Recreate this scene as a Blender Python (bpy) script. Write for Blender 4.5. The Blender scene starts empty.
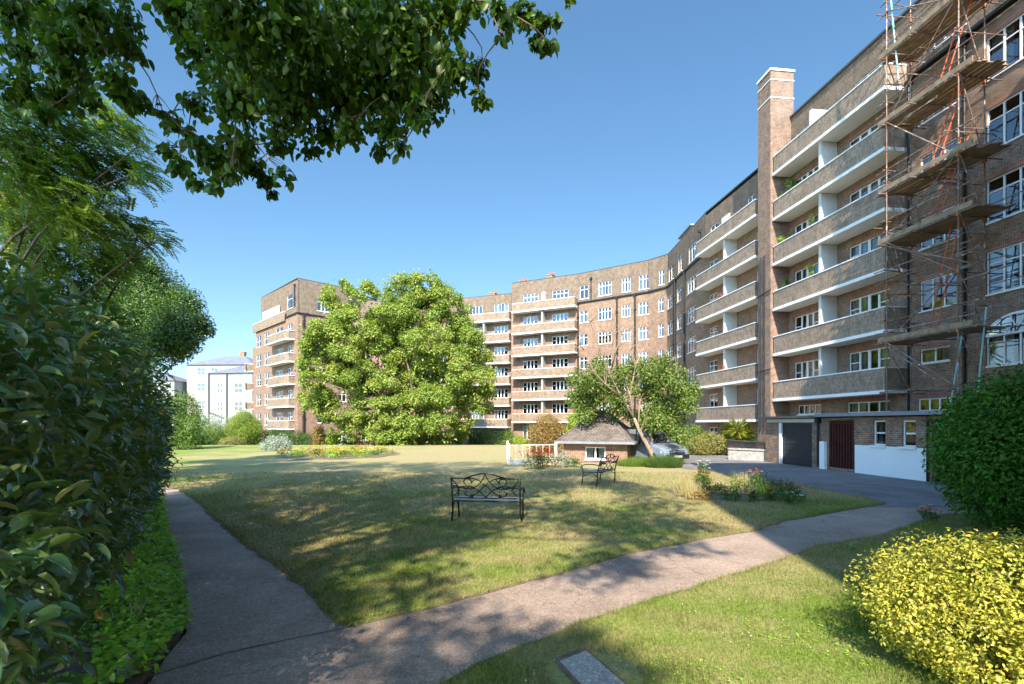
import bpy, math, random
import numpy as np
from mathutils import Vector
R = math.radians
F = 1024 * 17.6 / 36.0
HZ, CX, CAMH = 424.0, 512.0, 1.95
scene = bpy.context.scene
col = scene.collection
rng = np.random.default_rng(7)
random.seed(7)

def gp(px, py, z=0.0):
    """ground point seen at a pixel of the photograph (used to survey the plan)"""
    Y = F * (CAMH - z) / (py - HZ)
    return ((px - CX) * Y / F, Y)

def at(px, py, Y):
    return ((px - CX) * Y / F, Y, CAMH + (HZ - py) * Y / F)

# ------------------------------------------------------------------ materials
def new_mat(name):
    m = bpy.data.materials.new(name); m.use_nodes = True
    nt = m.node_tree; nt.nodes.clear()
    out = nt.nodes.new('ShaderNodeOutputMaterial')
    return m, nt, out

def N(nt, t, **kw):
    n = nt.nodes.new(t)
    for k, v in kw.items():
        if k.startswith('i_'):
            key = k[2:]
            key = int(key) if key.isdigit() else key.replace('_', ' ')
            n.inputs[key].default_value = v
        else: setattr(n, k, v)
    return n

def c4(c): return (c[0], c[1], c[2], 1.0)

def mixc(nt, fac, a, b, mode='MIX'):
    m = nt.nodes.new('ShaderNodeMix'); m.data_type = 'RGBA'; m.blend_type = mode
    for inp, v in ((m.inputs[0], fac), (m.inputs[6], a), (m.inputs[7], b)):
        if isinstance(v, (tuple, list)): inp.default_value = c4(v)
        elif isinstance(v, (int, float)): inp.default_value = v
        else: nt.links.new(v, inp)
    return m.outputs[2]

def noise(nt, scale, vec=None, detail=4, rough=.55):
    n = N(nt, 'ShaderNodeTexNoise'); n.inputs['Scale'].default_value = scale
    n.inputs['Detail'].default_value = detail; n.inputs['Roughness'].default_value = rough
    if vec is not None: nt.links.new(vec, n.inputs['Vector'])
    return n.outputs['Fac']

def ramp(nt, fac, stops):
    r = nt.nodes.new('ShaderNodeValToRGB'); el = r.color_ramp.elements
    while len(el) < len(stops): el.new(0.5)
    for e, (p, c) in zip(el, stops):
        e.position = p; e.color = c4(c) if isinstance(c, (tuple, list)) else (c, c, c, 1)
    nt.links.new(fac, r.inputs[0]); return r.outputs[0]

def coords(nt, kind='Object'):
    return nt.nodes.new('ShaderNodeTexCoord').outputs[kind]

def principled(nt, out, base, rough=.8, metal=0, bump=None, bstr=.3, bdist=.01, spec=.3):
    p = nt.nodes.new('ShaderNodeBsdfPrincipled')
    if isinstance(base, (tuple, list)): p.inputs['Base Color'].default_value = c4(base)
    else: nt.links.new(base, p.inputs['Base Color'])
    if isinstance(rough, (int, float)): p.inputs['Roughness'].default_value = rough
    else: nt.links.new(rough, p.inputs['Roughness'])
    p.inputs['Metallic'].default_value = metal
    p.inputs['Specular IOR Level'].default_value = spec
    if bump is not None:
        b = nt.nodes.new('ShaderNodeBump'); b.inputs['Strength'].default_value = bstr
        b.inputs['Distance'].default_value = bdist
        nt.links.new(bump, b.inputs['Height']); nt.links.new(b.outputs[0], p.inputs['Normal'])
    nt.links.new(p.outputs[0], out.inputs[0]); return p

def plain(name, c, rough=.6, metal=0, var=.15, scale=3.0, spec=.3, bump=0):
    m, nt, out = new_mat(name)
    co = coords(nt)
    f = noise(nt, scale, co, 6)
    k = ramp(nt, f, [(.3, [x * (1 - var) for x in c]), (.7, [min(1, x * (1 + var)) for x in c])])
    bp = noise(nt, scale * 12, co, 3) if bump else None
    principled(nt, out, k, rough, metal, bp, bump, .01, spec)
    return m

def brick(name, c1, c2, mortar, bw=.225, rh=.075, ms=.012, offset=.5, stain=.35, dirt=(.08, .07, .06), bstr=.5, tint=None):
    m, nt, out = new_mat(name)
    uv = coords(nt, 'UV'); geo = N(nt, 'ShaderNodeNewGeometry').outputs['Position']
    b = N(nt, 'ShaderNodeTexBrick'); b.offset = offset
    nt.links.new(uv, b.inputs['Vector'])
    b.inputs['Color1'].default_value = c4(c1); b.inputs['Color2'].default_value = c4(c2)
    b.inputs['Mortar'].default_value = c4(mortar); b.inputs['Scale'].default_value = 1
    b.inputs['Mortar Size'].default_value = ms; b.inputs['Brick Width'].default_value = bw
    b.inputs['Row Height'].default_value = rh; b.inputs['Bias'].default_value = -.1
    f = noise(nt, .35, geo, 6, .62)
    k = mixc(nt, ramp(nt, f, [(.42, 0.0), (.72, stain)]), b.outputs['Color'], dirt)
    mp = N(nt, 'ShaderNodeMapping'); mp.inputs['Scale'].default_value = (1.6, 1.6, .12)
    nt.links.new(geo, mp.inputs[0])
    f2 = noise(nt, 1.0, mp.outputs[0], 5)
    k = mixc(nt, ramp(nt, f2, [(.5, 0.0), (.75, stain * .7)]), k, [x * 2.2 for x in dirt])
    f3 = noise(nt, 2.3, geo, 5, .7)
    k = mixc(nt, 1.0, k, ramp(nt, f3, [(.3, .70), (.7, 1.28)]), 'MULTIPLY')
    f4 = noise(nt, 9, geo, 3, .8)
    k = mixc(nt, 1.0, k, ramp(nt, f4, [(.35, .8), (.65, 1.2)]), 'MULTIPLY')
    if tint:
        sep = N(nt, 'ShaderNodeSeparateXYZ'); nt.links.new(geo, sep.inputs[0])
        mr = N(nt, 'ShaderNodeMapRange'); nt.links.new(sep.outputs[2], mr.inputs[0])
        mr.inputs[1].default_value = 9; mr.inputs[2].default_value = 15
        k = mixc(nt, mr.outputs[0], k, mixc(nt, 1.0, k, tint, 'MULTIPLY'))
    principled(nt, out, k, .9, 0, b.outputs['Fac'], -bstr, .008, .2)
    return m

def leafmat(name, c1, c2, trans=.3, rough=.45, c3=None, spec=.4, tcol=None, big=None):
    m, nt, out = new_mat(name)
    g = N(nt, 'ShaderNodeNewGeometry')
    stops = [(0, c1), (.75, c2)] + ([(1.0, c3)] if c3 else [])
    k = ramp(nt, g.outputs['Random Per Island'], stops)
    if big:
        f = noise(nt, big[0], g.outputs['Position'], 2)
        k = mixc(nt, ramp(nt, f, [(.4, 0.0), (.65, 1.0)]), k, big[1])
    p = nt.nodes.new('ShaderNodeBsdfPrincipled')
    nt.links.new(k, p.inputs['Base Color']); p.inputs['Roughness'].default_value = rough
    p.inputs['Specular IOR Level'].default_value = spec
    t = nt.nodes.new('ShaderNodeBsdfTranslucent')
    nt.links.new(mixc(nt, 1.0, k, tcol or (1.6, 1.5, .6), 'MULTIPLY'), t.inputs[0])
    mx = nt.nodes.new('ShaderNodeMixShader'); mx.inputs[0].default_value = trans
    nt.links.new(p.outputs[0], mx.inputs[1]); nt.links.new(t.outputs[0], mx.inputs[2])
    nt.links.new(mx.outputs[0], out.inputs[0])
    return m

M = {}
M['brick_near'] = brick('brown_brick', (.29, .14, .08), (.13, .068, .05), (.29, .25, .20), stain=.22, bstr=.8)
M['brick_mid'] = brick('orange_brick', (.28, .14, .085), (.19, .095, .06), (.27, .215, .17), stain=.14, tint=(1.03, 1.08, 1.02), dirt=(.13, .10, .075))
M['brick_parapet'] = brick('tan_brick', (.33, .225, .15), (.20, .138, .095), (.31, .26, .21), bw=.075, rh=.225, ms=.011, offset=0, stain=.3, dirt=(.1, .085, .07))
M['brick_parapet_far'] = brick('pale_tan_brick', (.27, .185, .12), (.20, .137, .09), (.26, .21, .16), stain=.12, dirt=(.16, .13, .1))
M['tile'] = brick('hanging_tile', (.235, .165, .115), (.175, .126, .09), (.09, .07, .05), bw=.17, rh=.11, ms=.01, stain=.2, dirt=(.22, .17, .13))
M['soldier'] = brick('red_brick', (.33, .10, .06), (.26, .08, .05), (.3, .24, .2), bw=.075, rh=.225, offset=0, stain=.1)
M['white'] = plain('white_paint', (.80, .79, .77), .55, var=.06)
M['offwhite'] = plain('cream_render', (.58, .56, .51), .8, var=.08, scale=1.2)
M['soffit'] = plain('soffit_paint', (.58, .56, .52), .8, var=.08, scale=1.5)
M['render'] = plain('white_render', (.33, .31, .28), .85, var=.06, scale=.6)
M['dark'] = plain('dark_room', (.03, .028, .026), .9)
M['black_iron'] = plain('black_iron', (.018, .018, .02), .35, metal=.4, spec=.5)
M['black_plastic'] = plain('black_plastic', (.02, .02, .022), .45)
M['steel'] = plain('galvanised_tube', (.30, .27, .24), .5, metal=.35, var=.35, scale=5)
def steelmat():
    m, nt, out = new_mat('galvanised_tube'); co = N(nt, 'ShaderNodeNewGeometry').outputs['Position']
    k = mixc(nt, ramp(nt, noise(nt, 2.2, co, 5, .7), [(.38, 0.0), (.56, .9)]), (.24, .22, .20), (.22, .10, .05))
    k = mixc(nt, ramp(nt, noise(nt, 3.1, co, 3, .6), [(.56, 0.0), (.66, .8)]), k, (.55, .52, .46))
    principled(nt, out, k, .6, .2); return m
M['steel'] = steelmat()
M['rust'] = plain('rusty_clamp', (.45, .16, .06), .7, var=.3, scale=9)
M['board'] = plain('scaffold_board', (.27, .19, .12), .85, var=.35, scale=4)
M['redladder'] = plain('red_ladder', (.62, .13, .05), .55)
M['greenpole'] = plain('green_pole', (.25, .5, .45), .5)
M['felt'] = plain('roof_felt', (.07, .07, .072), .9)
M['white_brick'] = brick('white_painted_brick', (.80, .79, .77), (.72, .72, .71), (.68, .68, .67), stain=.03, dirt=(.4, .38, .34), bstr=.6)
M['white_wall'] = plain('white_painted_wall', (.80, .80, .79), .7, var=.03, scale=1.5, bump=.5)
M['slate'] = brick('slate_roof', (.19, .20, .23), (.14, .15, .18), (.09, .09, .1), bw=.3, rh=.22, stain=.15)
M['rooftile'] = brick('clay_roof_tile', (.18, .145, .12), (.13, .10, .085), (.06, .05, .045), bw=.17, rh=.11, ms=.014, stain=.35, dirt=(.13, .11, .09))
M['pale_metal'] = plain('pale_pink_paint', (.72, .62, .56), .6)
M['terracotta'] = plain('terracotta', (.3, .12, .06), .8)
M['stone'] = plain('stone', (.36, .34, .31), .9, var=.3, scale=8, bump=.5)
M['lead'] = plain('lead_grey', (.22, .23, .25), .6)
M['darkred'] = plain('dark_red_paint', (.06, .014, .013), .5)
M['navy'] = plain('dark_slate_door', (.028, .032, .04), .45)
M['curtain'] = plain('net_curtain', (.75, .74, .70), .9, var=.2, scale=6)
M['blind'] = plain('beige_blind', (.55, .50, .42), .9, var=.1)
M['red'] = plain('red_petal', (.7, .03, .03), .6)
M['bark'] = plain('grey_bark', (.17, .13, .10), .9, var=.4, scale=9, bump=.8)
M['palebark'] = plain('pale_bark', (.29, .215, .155), .9, var=.35, scale=8, bump=.8)
M['twig'] = plain('twig', (.20, .13, .08), .9)
M['blueglass'] = plain('blue_tinted_screen', (.16, .27, .36), .15, spec=.7)
M['car'] = plain('silver_blue_paint', (.22, .26, .32), .25, metal=.2, var=.03, spec=.6)
M['rubber'] = plain('tyre_rubber', (.02, .02, .02), .9)
M['lens'] = plain('headlamp_lens', (.7, .72, .75), .1, spec=.8)
M['pink'] = plain('pink_petal', (.75, .12, .32), .6); M['orange'] = plain('orange_petal', (.85, .22, .03), .6)
M['yellow'] = plain('yellow_petal', (.85, .62, .06), .6); M['whitef'] = plain('white_petal', (.8, .8, .76), .6)
M['salmon'] = plain('salmon_petal', (.85, .36, .22), .6)

def glassmat(name, tint=(1, 1, 1), refl=.03):
    m, nt, out = new_mat(name)
    t = N(nt, 'ShaderNodeBsdfTransparent'); t.inputs[0].default_value = (.8, .83, .85, 1)
    g = N(nt, 'ShaderNodeBsdfGlossy'); g.inputs['Roughness'].default_value = .03
    g.inputs[0].default_value = c4(tint)
    geo = N(nt, 'ShaderNodeNewGeometry').outputs['Position']
    b = N(nt, 'ShaderNodeBump'); b.inputs['Strength'].default_value = .06; b.inputs['Distance'].default_value = .05
    nt.links.new(noise(nt, 1.3, geo, 2), b.inputs['Height']); nt.links.new(b.outputs[0], g.inputs['Normal'])
    fr = N(nt, 'ShaderNodeFresnel'); fr.inputs[0].default_value = 1.55
    ma = N(nt, 'ShaderNodeMath', operation='MULTIPLY_ADD'); nt.links.new(fr.outputs[0], ma.inputs[0])
    ma.inputs[1].default_value = .8; ma.inputs[2].default_value = refl; ma.use_clamp = True
    mx = N(nt, 'ShaderNodeMixShader'); nt.links.new(ma.outputs[0], mx.inputs[0])
    nt.links.new(t.outputs[0], mx.inputs[1]); nt.links.new(g.outputs[0], mx.inputs[2])
    nt.links.new(mx.outputs[0], out.inputs[0]); return m
M['glass'] = glassmat('window_glass')

# ------------------------------------------------------------------ mesh builder
class MB:
    def __init__(s): s.v = []; s.f = []; s.m = []; s.mats = []
    def mi(s, mat):
        mat = M[mat] if isinstance(mat, str) else mat
        if mat not in s.mats: s.mats.append(mat)
        return s.mats.index(mat)
    def face(s, pts, mat):
        k = len(s.v); s.v += [tuple(p) for p in pts]; s.f.append(tuple(range(k, k + len(pts)))); s.m.append(s.mi(mat))
    def prism(s, bot, top, mat, caps=True, topmat=None):
        n = len(bot)
        for i in range(n):
            j = (i + 1) % n
            s.face([bot[i], bot[j], top[j], top[i]], mat)
        if caps: s.face(bot[::-1], mat); s.face(top, topmat or mat)
    def box(s, x0, x1, y0, y1, z0, z1, mat, T=None):
        b = [(x0, y0), (x1, y0), (x1, y1), (x0, y1)]
        f = T or (lambda a, b_, c: (a, b_, c))
        s.prism([f(p[0], p[1], z0) for p in b], [f(p[0], p[1], z1) for p in b], mat)
    def tube(s, pts, rad, mat, n=8, caps=True):
        pts = [Vector(p) for p in pts]
        if isinstance(rad, (int, float)): rad = [rad] * len(pts)
        rings = []; prev = None
        k0 = len(s.v); mi = s.mi(mat)
        for i, p in enumerate(pts):
            d = (pts[min(i + 1, len(pts) - 1)] - pts[max(i - 1, 0)])
            d = d.normalized() if d.length > 1e-9 else Vector((0, 0, 1))
            if prev is None:
                a = Vector((0, 0, 1)) if abs(d.z) < .9 else Vector((1, 0, 0))
                x = d.cross(a).normalized()
            else:
                x = (prev - d * prev.dot(d)); x = x.normalized() if x.length > 1e-6 else d.orthogonal().normalized()
            prev = x; y = d.cross(x)
            for j in range(n):
                t = 2 * math.pi * j / n
                s.v.append(tuple(p + (x * math.cos(t) + y * math.sin(t)) * rad[i]))
        for i in range(len(pts) - 1):
            for j in range(n):
                a = k0 + i * n + j; b = k0 + i * n + (j + 1) % n
                s.f.append((a, b, b + n, a + n)); s.m.append(mi)
        if caps:
            s.f.append(tuple(k0 + j for j in range(n))[::-1]); s.m.append(mi)
            e = k0 + (len(pts) - 1) * n
            s.f.append(tuple(e + j for j in range(n))); s.m.append(mi)
    def build(s, name, parent=None, off=None, smooth=False):
        me = bpy.data.meshes.new(name)
        o3 = Vector(parent.location) if (parent is not None and off is None) else Vector(off or (0, 0, 0))
        # parts are modelled in world metres; parent empties are never rotated in that case
        me.from_pydata([(a - o3.x, b - o3.y, c - o3.z) for a, b, c in s.v], [], s.f)
        for m in s.mats: me.materials.append(m)
        me.polygons.foreach_set('material_index', s.m)
        if smooth: me.polygons.foreach_set('use_smooth', [True] * len(s.f))
        uv = me.uv_layers.new(name='UVMap')
        V = np.array(s.v); L = np.empty((len(me.loops), 2))
        li = 0
        for f in s.f:
            p = V[list(f)]; c = p - p.mean(0)
            nrm = np.zeros(3)
            for i in range(len(f)): nrm += np.cross(p[i] - p[0], p[(i + 1) % len(f)] - p[0])
            ln = np.linalg.norm(nrm); nrm = nrm / ln if ln > 1e-12 else np.array([0, 0, 1.])
            if abs(nrm[2]) > .95: L[li:li + len(f)] = p[:, :2]
            else:
                t = np.array([-nrm[1], nrm[0], 0]); t /= np.linalg.norm(t)
                sl = math.sqrt(max(1e-6, 1 - nrm[2] ** 2))
                L[li:li + len(f), 0] = p @ t; L[li:li + len(f), 1] = p[:, 2] / sl
            li += len(f)
        uv.data.foreach_set('uv', L.ravel().astype(np.float32))
        me.update()
        o = bpy.data.objects.new(name, me); col.objects.link(o)
        if parent is not None: o.parent = parent
        return o

def tag(o, label=None, cat=None, group=None, kind=None):
    if label: o['label'] = label
    if cat: o['category'] = cat
    if group: o['group'] = group
    if kind: o['kind'] = kind
    return o

def thing(name, label, cat, loc=(0, 0, 0), rz=0, group=None):
    o = bpy.data.objects.new(name, None); o.empty_display_size = .3; col.objects.link(o)
    o.location = loc; o.rotation_euler = (0, 0, rz)
    return tag(o, label, cat, group)

def struct(name, mb): return tag(mb.build(name), kind='structure')

def copy_tree(o, parent=None):
    c = o.copy(); col.objects.link(c)
    if parent is not None: c.parent = parent
    for ch in list(o.children): copy_tree(ch, c)
    return c

# ------------------------------------------------------------------ foliage
TPL = {
 'quad': (np.array([(0, 0, 0), (.5, .5, .08), (1, 0, -.05), (.5, -.5, .08)]), [(0, 1, 2, 3)]),
 'fold': (np.array([(0, 0, 0), (.45, .5, .14), (1, 0, -.08), (.45, -.5, .14)]), [(0, 2, 1), (0, 3, 2)]),
 'blade': (np.array([(0, .5, 0), (0, -.5, 0), (1, 0, 0)]), [(0, 1, 2)]),
 'leaf': (np.array([(0, 0, 0), (.28, .46, .10), (.68, .42, .07), (1, 0, -.14), (.68, -.42, .07), (.28, -.46, .10), (.30, 0, -.02), (.70, 0, -.04)]),
          [(0, 6, 1), (1, 6, 7, 2), (2, 7, 3), (0, 5, 6), (5, 4, 7, 6), (4, 3, 7)]),
}
_t = np.linspace(0, 1, 7); _w = .5 * np.sin(np.pi * _t ** .85) ** .75
_L = [(t, w, .12 * w * 2) for t, w in zip(_t, _w)]
_mid = [(t, 0, .04 * math.sin(t * 3.1) - .16 * t * t) for t in _t]
_up = [(t, w, z + .12 * w * 2 + .03 * math.sin(t * 9)) for (t, w), (_, _, z) in zip([(a, b) for a, b in zip(_t, _w)], _mid)]
_dn = [(t, -w, z + .14 * w * 2 + .03 * math.sin(t * 8 + 1)) for (t, w), (_, _, z) in zip([(a, b) for a, b in zip(_t, _w)], _mid)]
TPL['oval'] = (np.array(_mid + _up[1:-1] + _dn[1:-1]),
  [(0, 1, 7)] + [(i, i + 1, 7 + i, 6 + i) for i in range(1, 5)] + [(5, 6, 11)] + [(0, 12, 1)] + [(i, 11 + i, 12 + i, i + 1) for i in range(1, 5)] + [(5, 16, 6)])
def unit(a): return a / np.maximum(np.linalg.norm(a, axis=1, keepdims=True), 1e-9)

def leafmesh(name, P, D, Nn, L, W, shape, mat, parent=None):
    T, fs = TPL[shape]; n = len(P); k = len(T)
    D = unit(D); Wd = unit(np.cross(Nn, D)); Nn = np.cross(D, Wd)
    L = np.broadcast_to(L, (n,)); W = np.broadcast_to(W, (n,))
    V = (P[:, None, :] + D[:, None, :] * (T[None, :, 0:1] * L[:, None, None]) + Wd[:, None, :] * (T[None, :, 1:2] * W[:, None, None])
         + Nn[:, None, :] * (T[None, :, 2:3] * L[:, None, None]))
    if parent is not None: V = V - np.array(parent.location)
    V = V.reshape(-1, 3).astype(np.float32)
    me = bpy.data.meshes.new(name); me.vertices.add(n * k); me.vertices.foreach_set('co', V.ravel())
    base = np.arange(n)[:, None] * k
    idx = np.concatenate([base + np.array(f)[None, :] for f in fs], axis=1).ravel()
    sizes = np.tile(np.array([len(f) for f in fs]), n)
    me.loops.add(len(idx)); me.loops.foreach_set('vertex_index', idx.astype(np.int32))
    me.polygons.add(len(sizes))
    st = np.concatenate([[0], np.cumsum(sizes)[:-1]])
    me.polygons.foreach_set('loop_start', st.astype(np.int32)); me.polygons.foreach_set('loop_total', sizes.astype(np.int32))
    me.materials.append(M[mat] if isinstance(mat, str) else mat)
    if shape == 'oval': me.polygons.foreach_set('use_smooth', [True] * len(sizes))
    me.update(calc_edges=True)
    o = bpy.data.objects.new(name, me); col.objects.link(o)
    if parent is not None: o.parent = parent
    return o

def rdir(n): return unit(rng.normal(size=(n, 3)))

def cloud(blobs, n, shell=(.72, 1.02), flat=1.0, cull=.6):
    """blobs rows: x y z r (sphere) -> points near the skins of the union, with outward directions"""
    B = np.array(blobs, float); w = B[:, 3] ** 2; w /= w.sum()
    i = rng.choice(len(B), n, p=w); d = rdir(n)
    rr = rng.uniform(shell[0], shell[1], n)
    P = B[i, :3] + d * (B[i, 3] * rr)[:, None] * np.array([1, 1, flat])
    keep = np.ones(n, bool)
    if cull and len(B) < 400:
        for b in B:
            q = (P - b[:3]) / np.array([1, 1, flat])
            keep &= (q ** 2).sum(1) > (b[3] * cull) ** 2
    return P[keep], d[keep]

def puffs(c, r, n, pr, seed, inner=.35, low=-.5):
    g = np.random.default_rng(seed); out = []
    while len(out) < n:
        d = g.normal(size=3); d /= np.linalg.norm(d)
        if d[2] < low: continue
        k = g.uniform(inner, 1) ** .5
        out.append([c[0] + d[0] * r[0] * k, c[1] + d[1] * r[1] * k, c[2] + d[2] * r[2] * k, g.uniform(*pr)])
    return out

def leaves(name, blobs, n, size, mat, parent, shape='fold', up=.5, shell=(.7, 1.05), flat=1.0, cull=.55, asp=.5, droop=.2, jit=.8, box=None):
    P, d = cloud(blobs, n, shell, flat, cull)
    if box is not None:
        k = box(P); P = P[k]; d = d[k]
    m = len(P)
    nn = unit(d + np.array([0, 0, up]) + rdir(m) * jit)
    dd = unit(np.cross(nn, rdir(m)) + d * .5 - np.array([0, 0, droop]))
    L = size * rng.uniform(.6, 1.25, m)
    return leafmesh(name, P, dd, nn, L, L * asp, shape, mat, parent)
# ------------------------------------------------------------------ facades
class Seg:
    """plan line of a facade: P0 left, P1 right as seen from outside; v runs inwards"""
    def __init__(s, P0, P1):
        s.o = np.array(P0, float); d = np.array(P1, float) - s.o; s.len = float(np.linalg.norm(d))
        s.u = d / s.len; s.n = np.array([-s.u[1], s.u[0]])
        s.ang = math.atan2(s.u[1], s.u[0])
    def __call__(s, u, v, z):
        p = s.o + s.u * u + s.n * v; return (float(p[0]), float(p[1]), z)
    def upx(s, px, v=0.0):
        k = (px - CX) / F; o = s.o + s.n * v
        # o.x + u*ux = k (o.y + u*uy)
        return float((k * o[1] - o[0]) / (s.u[0] - k * s.u[1]))

def facade(mb, S, u0, u1, z0, z1, ops, mat, v=0.0, lintel=None, sill='white', skip=()):
    us = sorted({round(x, 4) for x in [u0, u1] + [o[0] for o in ops] + [o[1] for o in ops] if u0 - 1e-6 <= x <= u1 + 1e-6})
    zs = sorted({round(x, 4) for x in [z0, z1] + [o[2] for o in ops] + [o[3] for o in ops] if z0 - 1e-6 <= x <= z1 + 1e-6})
    for a, b in zip(us, us[1:]):
        for c, d in zip(zs, zs[1:]):
            cu, cz = (a + b) / 2, (c + d) / 2
            if any(o[0] < cu < o[1] and o[2] < cz < o[3] for o in ops): continue
            mb.face([S(a, v, c), S(b, v, c), S(b, v, d), S(a, v, d)], mat)
    for o in ops:
        a, b, c, d = o[:4]
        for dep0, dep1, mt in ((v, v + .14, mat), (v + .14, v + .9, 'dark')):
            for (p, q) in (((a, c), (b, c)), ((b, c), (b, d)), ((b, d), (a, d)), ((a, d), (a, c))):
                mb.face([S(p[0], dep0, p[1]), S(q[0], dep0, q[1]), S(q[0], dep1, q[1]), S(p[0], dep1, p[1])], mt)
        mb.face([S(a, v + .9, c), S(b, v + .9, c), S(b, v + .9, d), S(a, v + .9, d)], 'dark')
        if sill: mb.box(a - .05, b + .05, v - .06, v + .10, c - .07, c - .003, sill, S)
        if lintel: mb.face([S(a - .1, v - .003, d), S(b + .1, v - .003, d), S(b + .1, v - .003, d + .225), S(a - .1, v - .003, d + .225)], lintel)

WCACHE = {}
def window_meshes(w, h, n, style):
    key = (round(w, 2), round(h, 2), n, style)
    if key in WCACHE: return WCACHE[key]
    fr = MB(); t = .05
    fr.box(0, w, .05, .12, 0, t, 'white'); fr.box(0, w, .05, .12, h - t, h, 'white')
    fr.box(0, t, .05, .12, t, h - t, 'white'); fr.box(w - t, w, .05, .12, t, h - t, 'white')
    xs = [t + (w - 2 * t) * i / n for i in range(n + 1)]
    for x in xs[1:-1]: fr.box(x - .035, x + .035, .052, .118, t, h - t, 'white')
    tr = h * .70
    for i in range(n):
        a, b = xs[i] + .035, xs[i + 1] - .035
        if style in ('transom', 'grid') or (style == 'ends' and i in (0, n - 1)):
            fr.box(a, b, .06, .11, tr - .025, tr + .025, 'white')
        if style == 'ends' and 0 < i < n - 1:
            fr.box(a, a + .05, .04, .1, .06, h - .06, 'white'); fr.box(b - .05, b, .04, .1, .06, h - .06, 'white')
        if style == 'grid':
            fr.box((a + b) / 2 - .012, (a + b) / 2 + .012, .065, .1, t, h - t, 'white')
            fr.box(a, b, .066, .099, tr / 2 - .012, tr / 2 + .012, 'white')
        if style == 'sash': fr.box(a, b, .06, .11, h / 2 - .03, h / 2 + .03, 'white')
    pn = MB(); pn.box(t, w - t, .082, .088, t, h - t, 'glass')
    f = fr.build('window'); p = pn.build('pane')
    fm, pm = f.data, p.data
    bpy.data.objects.remove(f); bpy.data.objects.remove(p)
    cs = {}
    for nm, mt in (('curtain', 'curtain'), ('blind', 'blind')):
        c = MB()
        if nm == 'curtain':
            k = 14
            for (a, b) in ((t, w * .36), (w * .64, w - t)):
                for i in range(k):
                    x0 = a + (b - a) * i / k; x1 = a + (b - a) * (i + 1) / k
                    y0 = .2 + .03 * (i % 2); y1 = .2 + .03 * ((i + 1) % 2)
                    c.face([(x0, y0, .02), (x1, y1, .02), (x1, y1, h - .02), (x0, y0, h - .02)], mt)
        else: c.box(t, w - t, .17, .175, h * .45, h - .02, mt)
        q = c.build(nm); cs[nm] = q.data; bpy.data.objects.remove(q)
    WCACHE[key] = (fm, pm, cs); return WCACHE[key]

def window(parent, S, a, b, c, d, n=None, style=None, v=0.0, dress=None):
    w, h = b - a, d - c
    n = n or max(1, round(w / .55)); style = style or 'transom'
    fm, pm, cs = window_meshes(w, h, n, style)
    p = S(a, v, c); L = parent.location
    f = bpy.data.objects.new('window', fm); col.objects.link(f); f.parent = parent
    f.location = (p[0] - L[0], p[1] - L[1], p[2] - L[2]); f.rotation_euler = (0, 0, S.ang)
    q = bpy.data.objects.new('pane', pm); col.objects.link(q); q.parent = f
    r = random.random() if dress is None else dress
    if r < .42: nm = 'curtain'
    elif r < .62: nm = 'blind'
    else: return f
    q = bpy.data.objects.new(nm, cs[nm]); col.objects.link(q); q.parent = f
    return f

def balcony(parent, S, u0, u1, zs, d=1.15, h=1.22, mat='brick_parapet', v=0.0, th=.17, cham=0.0):
    m = MB(); t = .11; z0 = zs + th; z1 = zs + h
    m.box(u0, u1, v - d, v - d + t, z0, z1, mat, S)
    m.box(u0, u0 + t, v - d + t + .002, v - .002, z0, z1, mat, S); m.box(u1 - t, u1, v - d + t + .002, v - .002, z0, z1, mat, S)
    b = m.build('balcony', parent)
    c = MB(); e = .03
    c.box(u0 - e, u1 + e, v - d - e, v - d + t + e, z1 + .002, z1 + .06, 'white', S)
    c.box(u0 - e, u0 + t + e, v - d + t + e + .002, v - .004, z1 + .002, z1 + .06, 'white', S)
    c.box(u1 - t - e, u1 + e, v - d + t + e + .002, v - .004, z1 + .002, z1 + .06, 'white', S)
    s = MB()
    s.box(u0 - .05, u1 + .05, v - d - .06, v - .002, zs, z0 - .002, 'white', S)
    for o in (c.build('coping', parent), s.build('slab', parent)):
        o.parent = b; o.location = (0, 0, 0)
    return b

def partition(parent, S, u, z0, z1, d=1.15, v=0.0, t=.12, mat='offwhite'):
    m = MB(); m.box(u - t, u + t, v - d + .16, v - .003, z0, z1, mat, S)
    return m.build('partition', parent)

def pipe(parent, S, u, z0, z1, v=-.1, r=.06, mat='black_plastic', name='drainpipe'):
    m = MB(); m.tube([S(u, v, z0), S(u, v, z1)], r, mat, 8)
    z = z0 + 1
    while z < z1: m.tube([S(u, v, z), S(u, v, z + .12)], r * 1.5, mat, 8); z += 2.4
    m.box(u - .14, u + .14, v - .1, v + .09, z1, z1 + .25, mat, S)
    return m.build(name, parent)

def chimney(parent, T, x0, x1, y0, y1, z0, z1, mat, bands=(), name='chimney', pots=0):
    m = MB(); m.box(x0, x1, y0, y1, z0, z1, mat, T); o = m.build(name, parent)
    for (z, h) in bands:
        q = MB(); q.box(x0 - .03, x1 + .03, y0 - .03, y1 + .03, z, z + h, 'white', T); q = q.build('band', parent); q.parent = o; q.location = (0, 0, 0)
    b = MB()
    b.box(x0 - .06, x1 + .06, y0 - .06, y1 + .06, z1 + .002, z1 + .14, 'white' if bands else mat, T)
    q = b.build('coping', parent); q.parent = o; q.location = (0, 0, 0)
    for i in range(pots):
        k = MB(); u = x0 + (x1 - x0) * (i + .5) / pots; p = T(u, (y0 + y1) / 2, z1 + .14)
        k.tube([p, (p[0], p[1], p[2] + .5)], [.13, .1], 'terracotta', 8)
        q = k.build('chimney_pot', parent); q.parent = o; q.location = (0, 0, 0)
    return o

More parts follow.
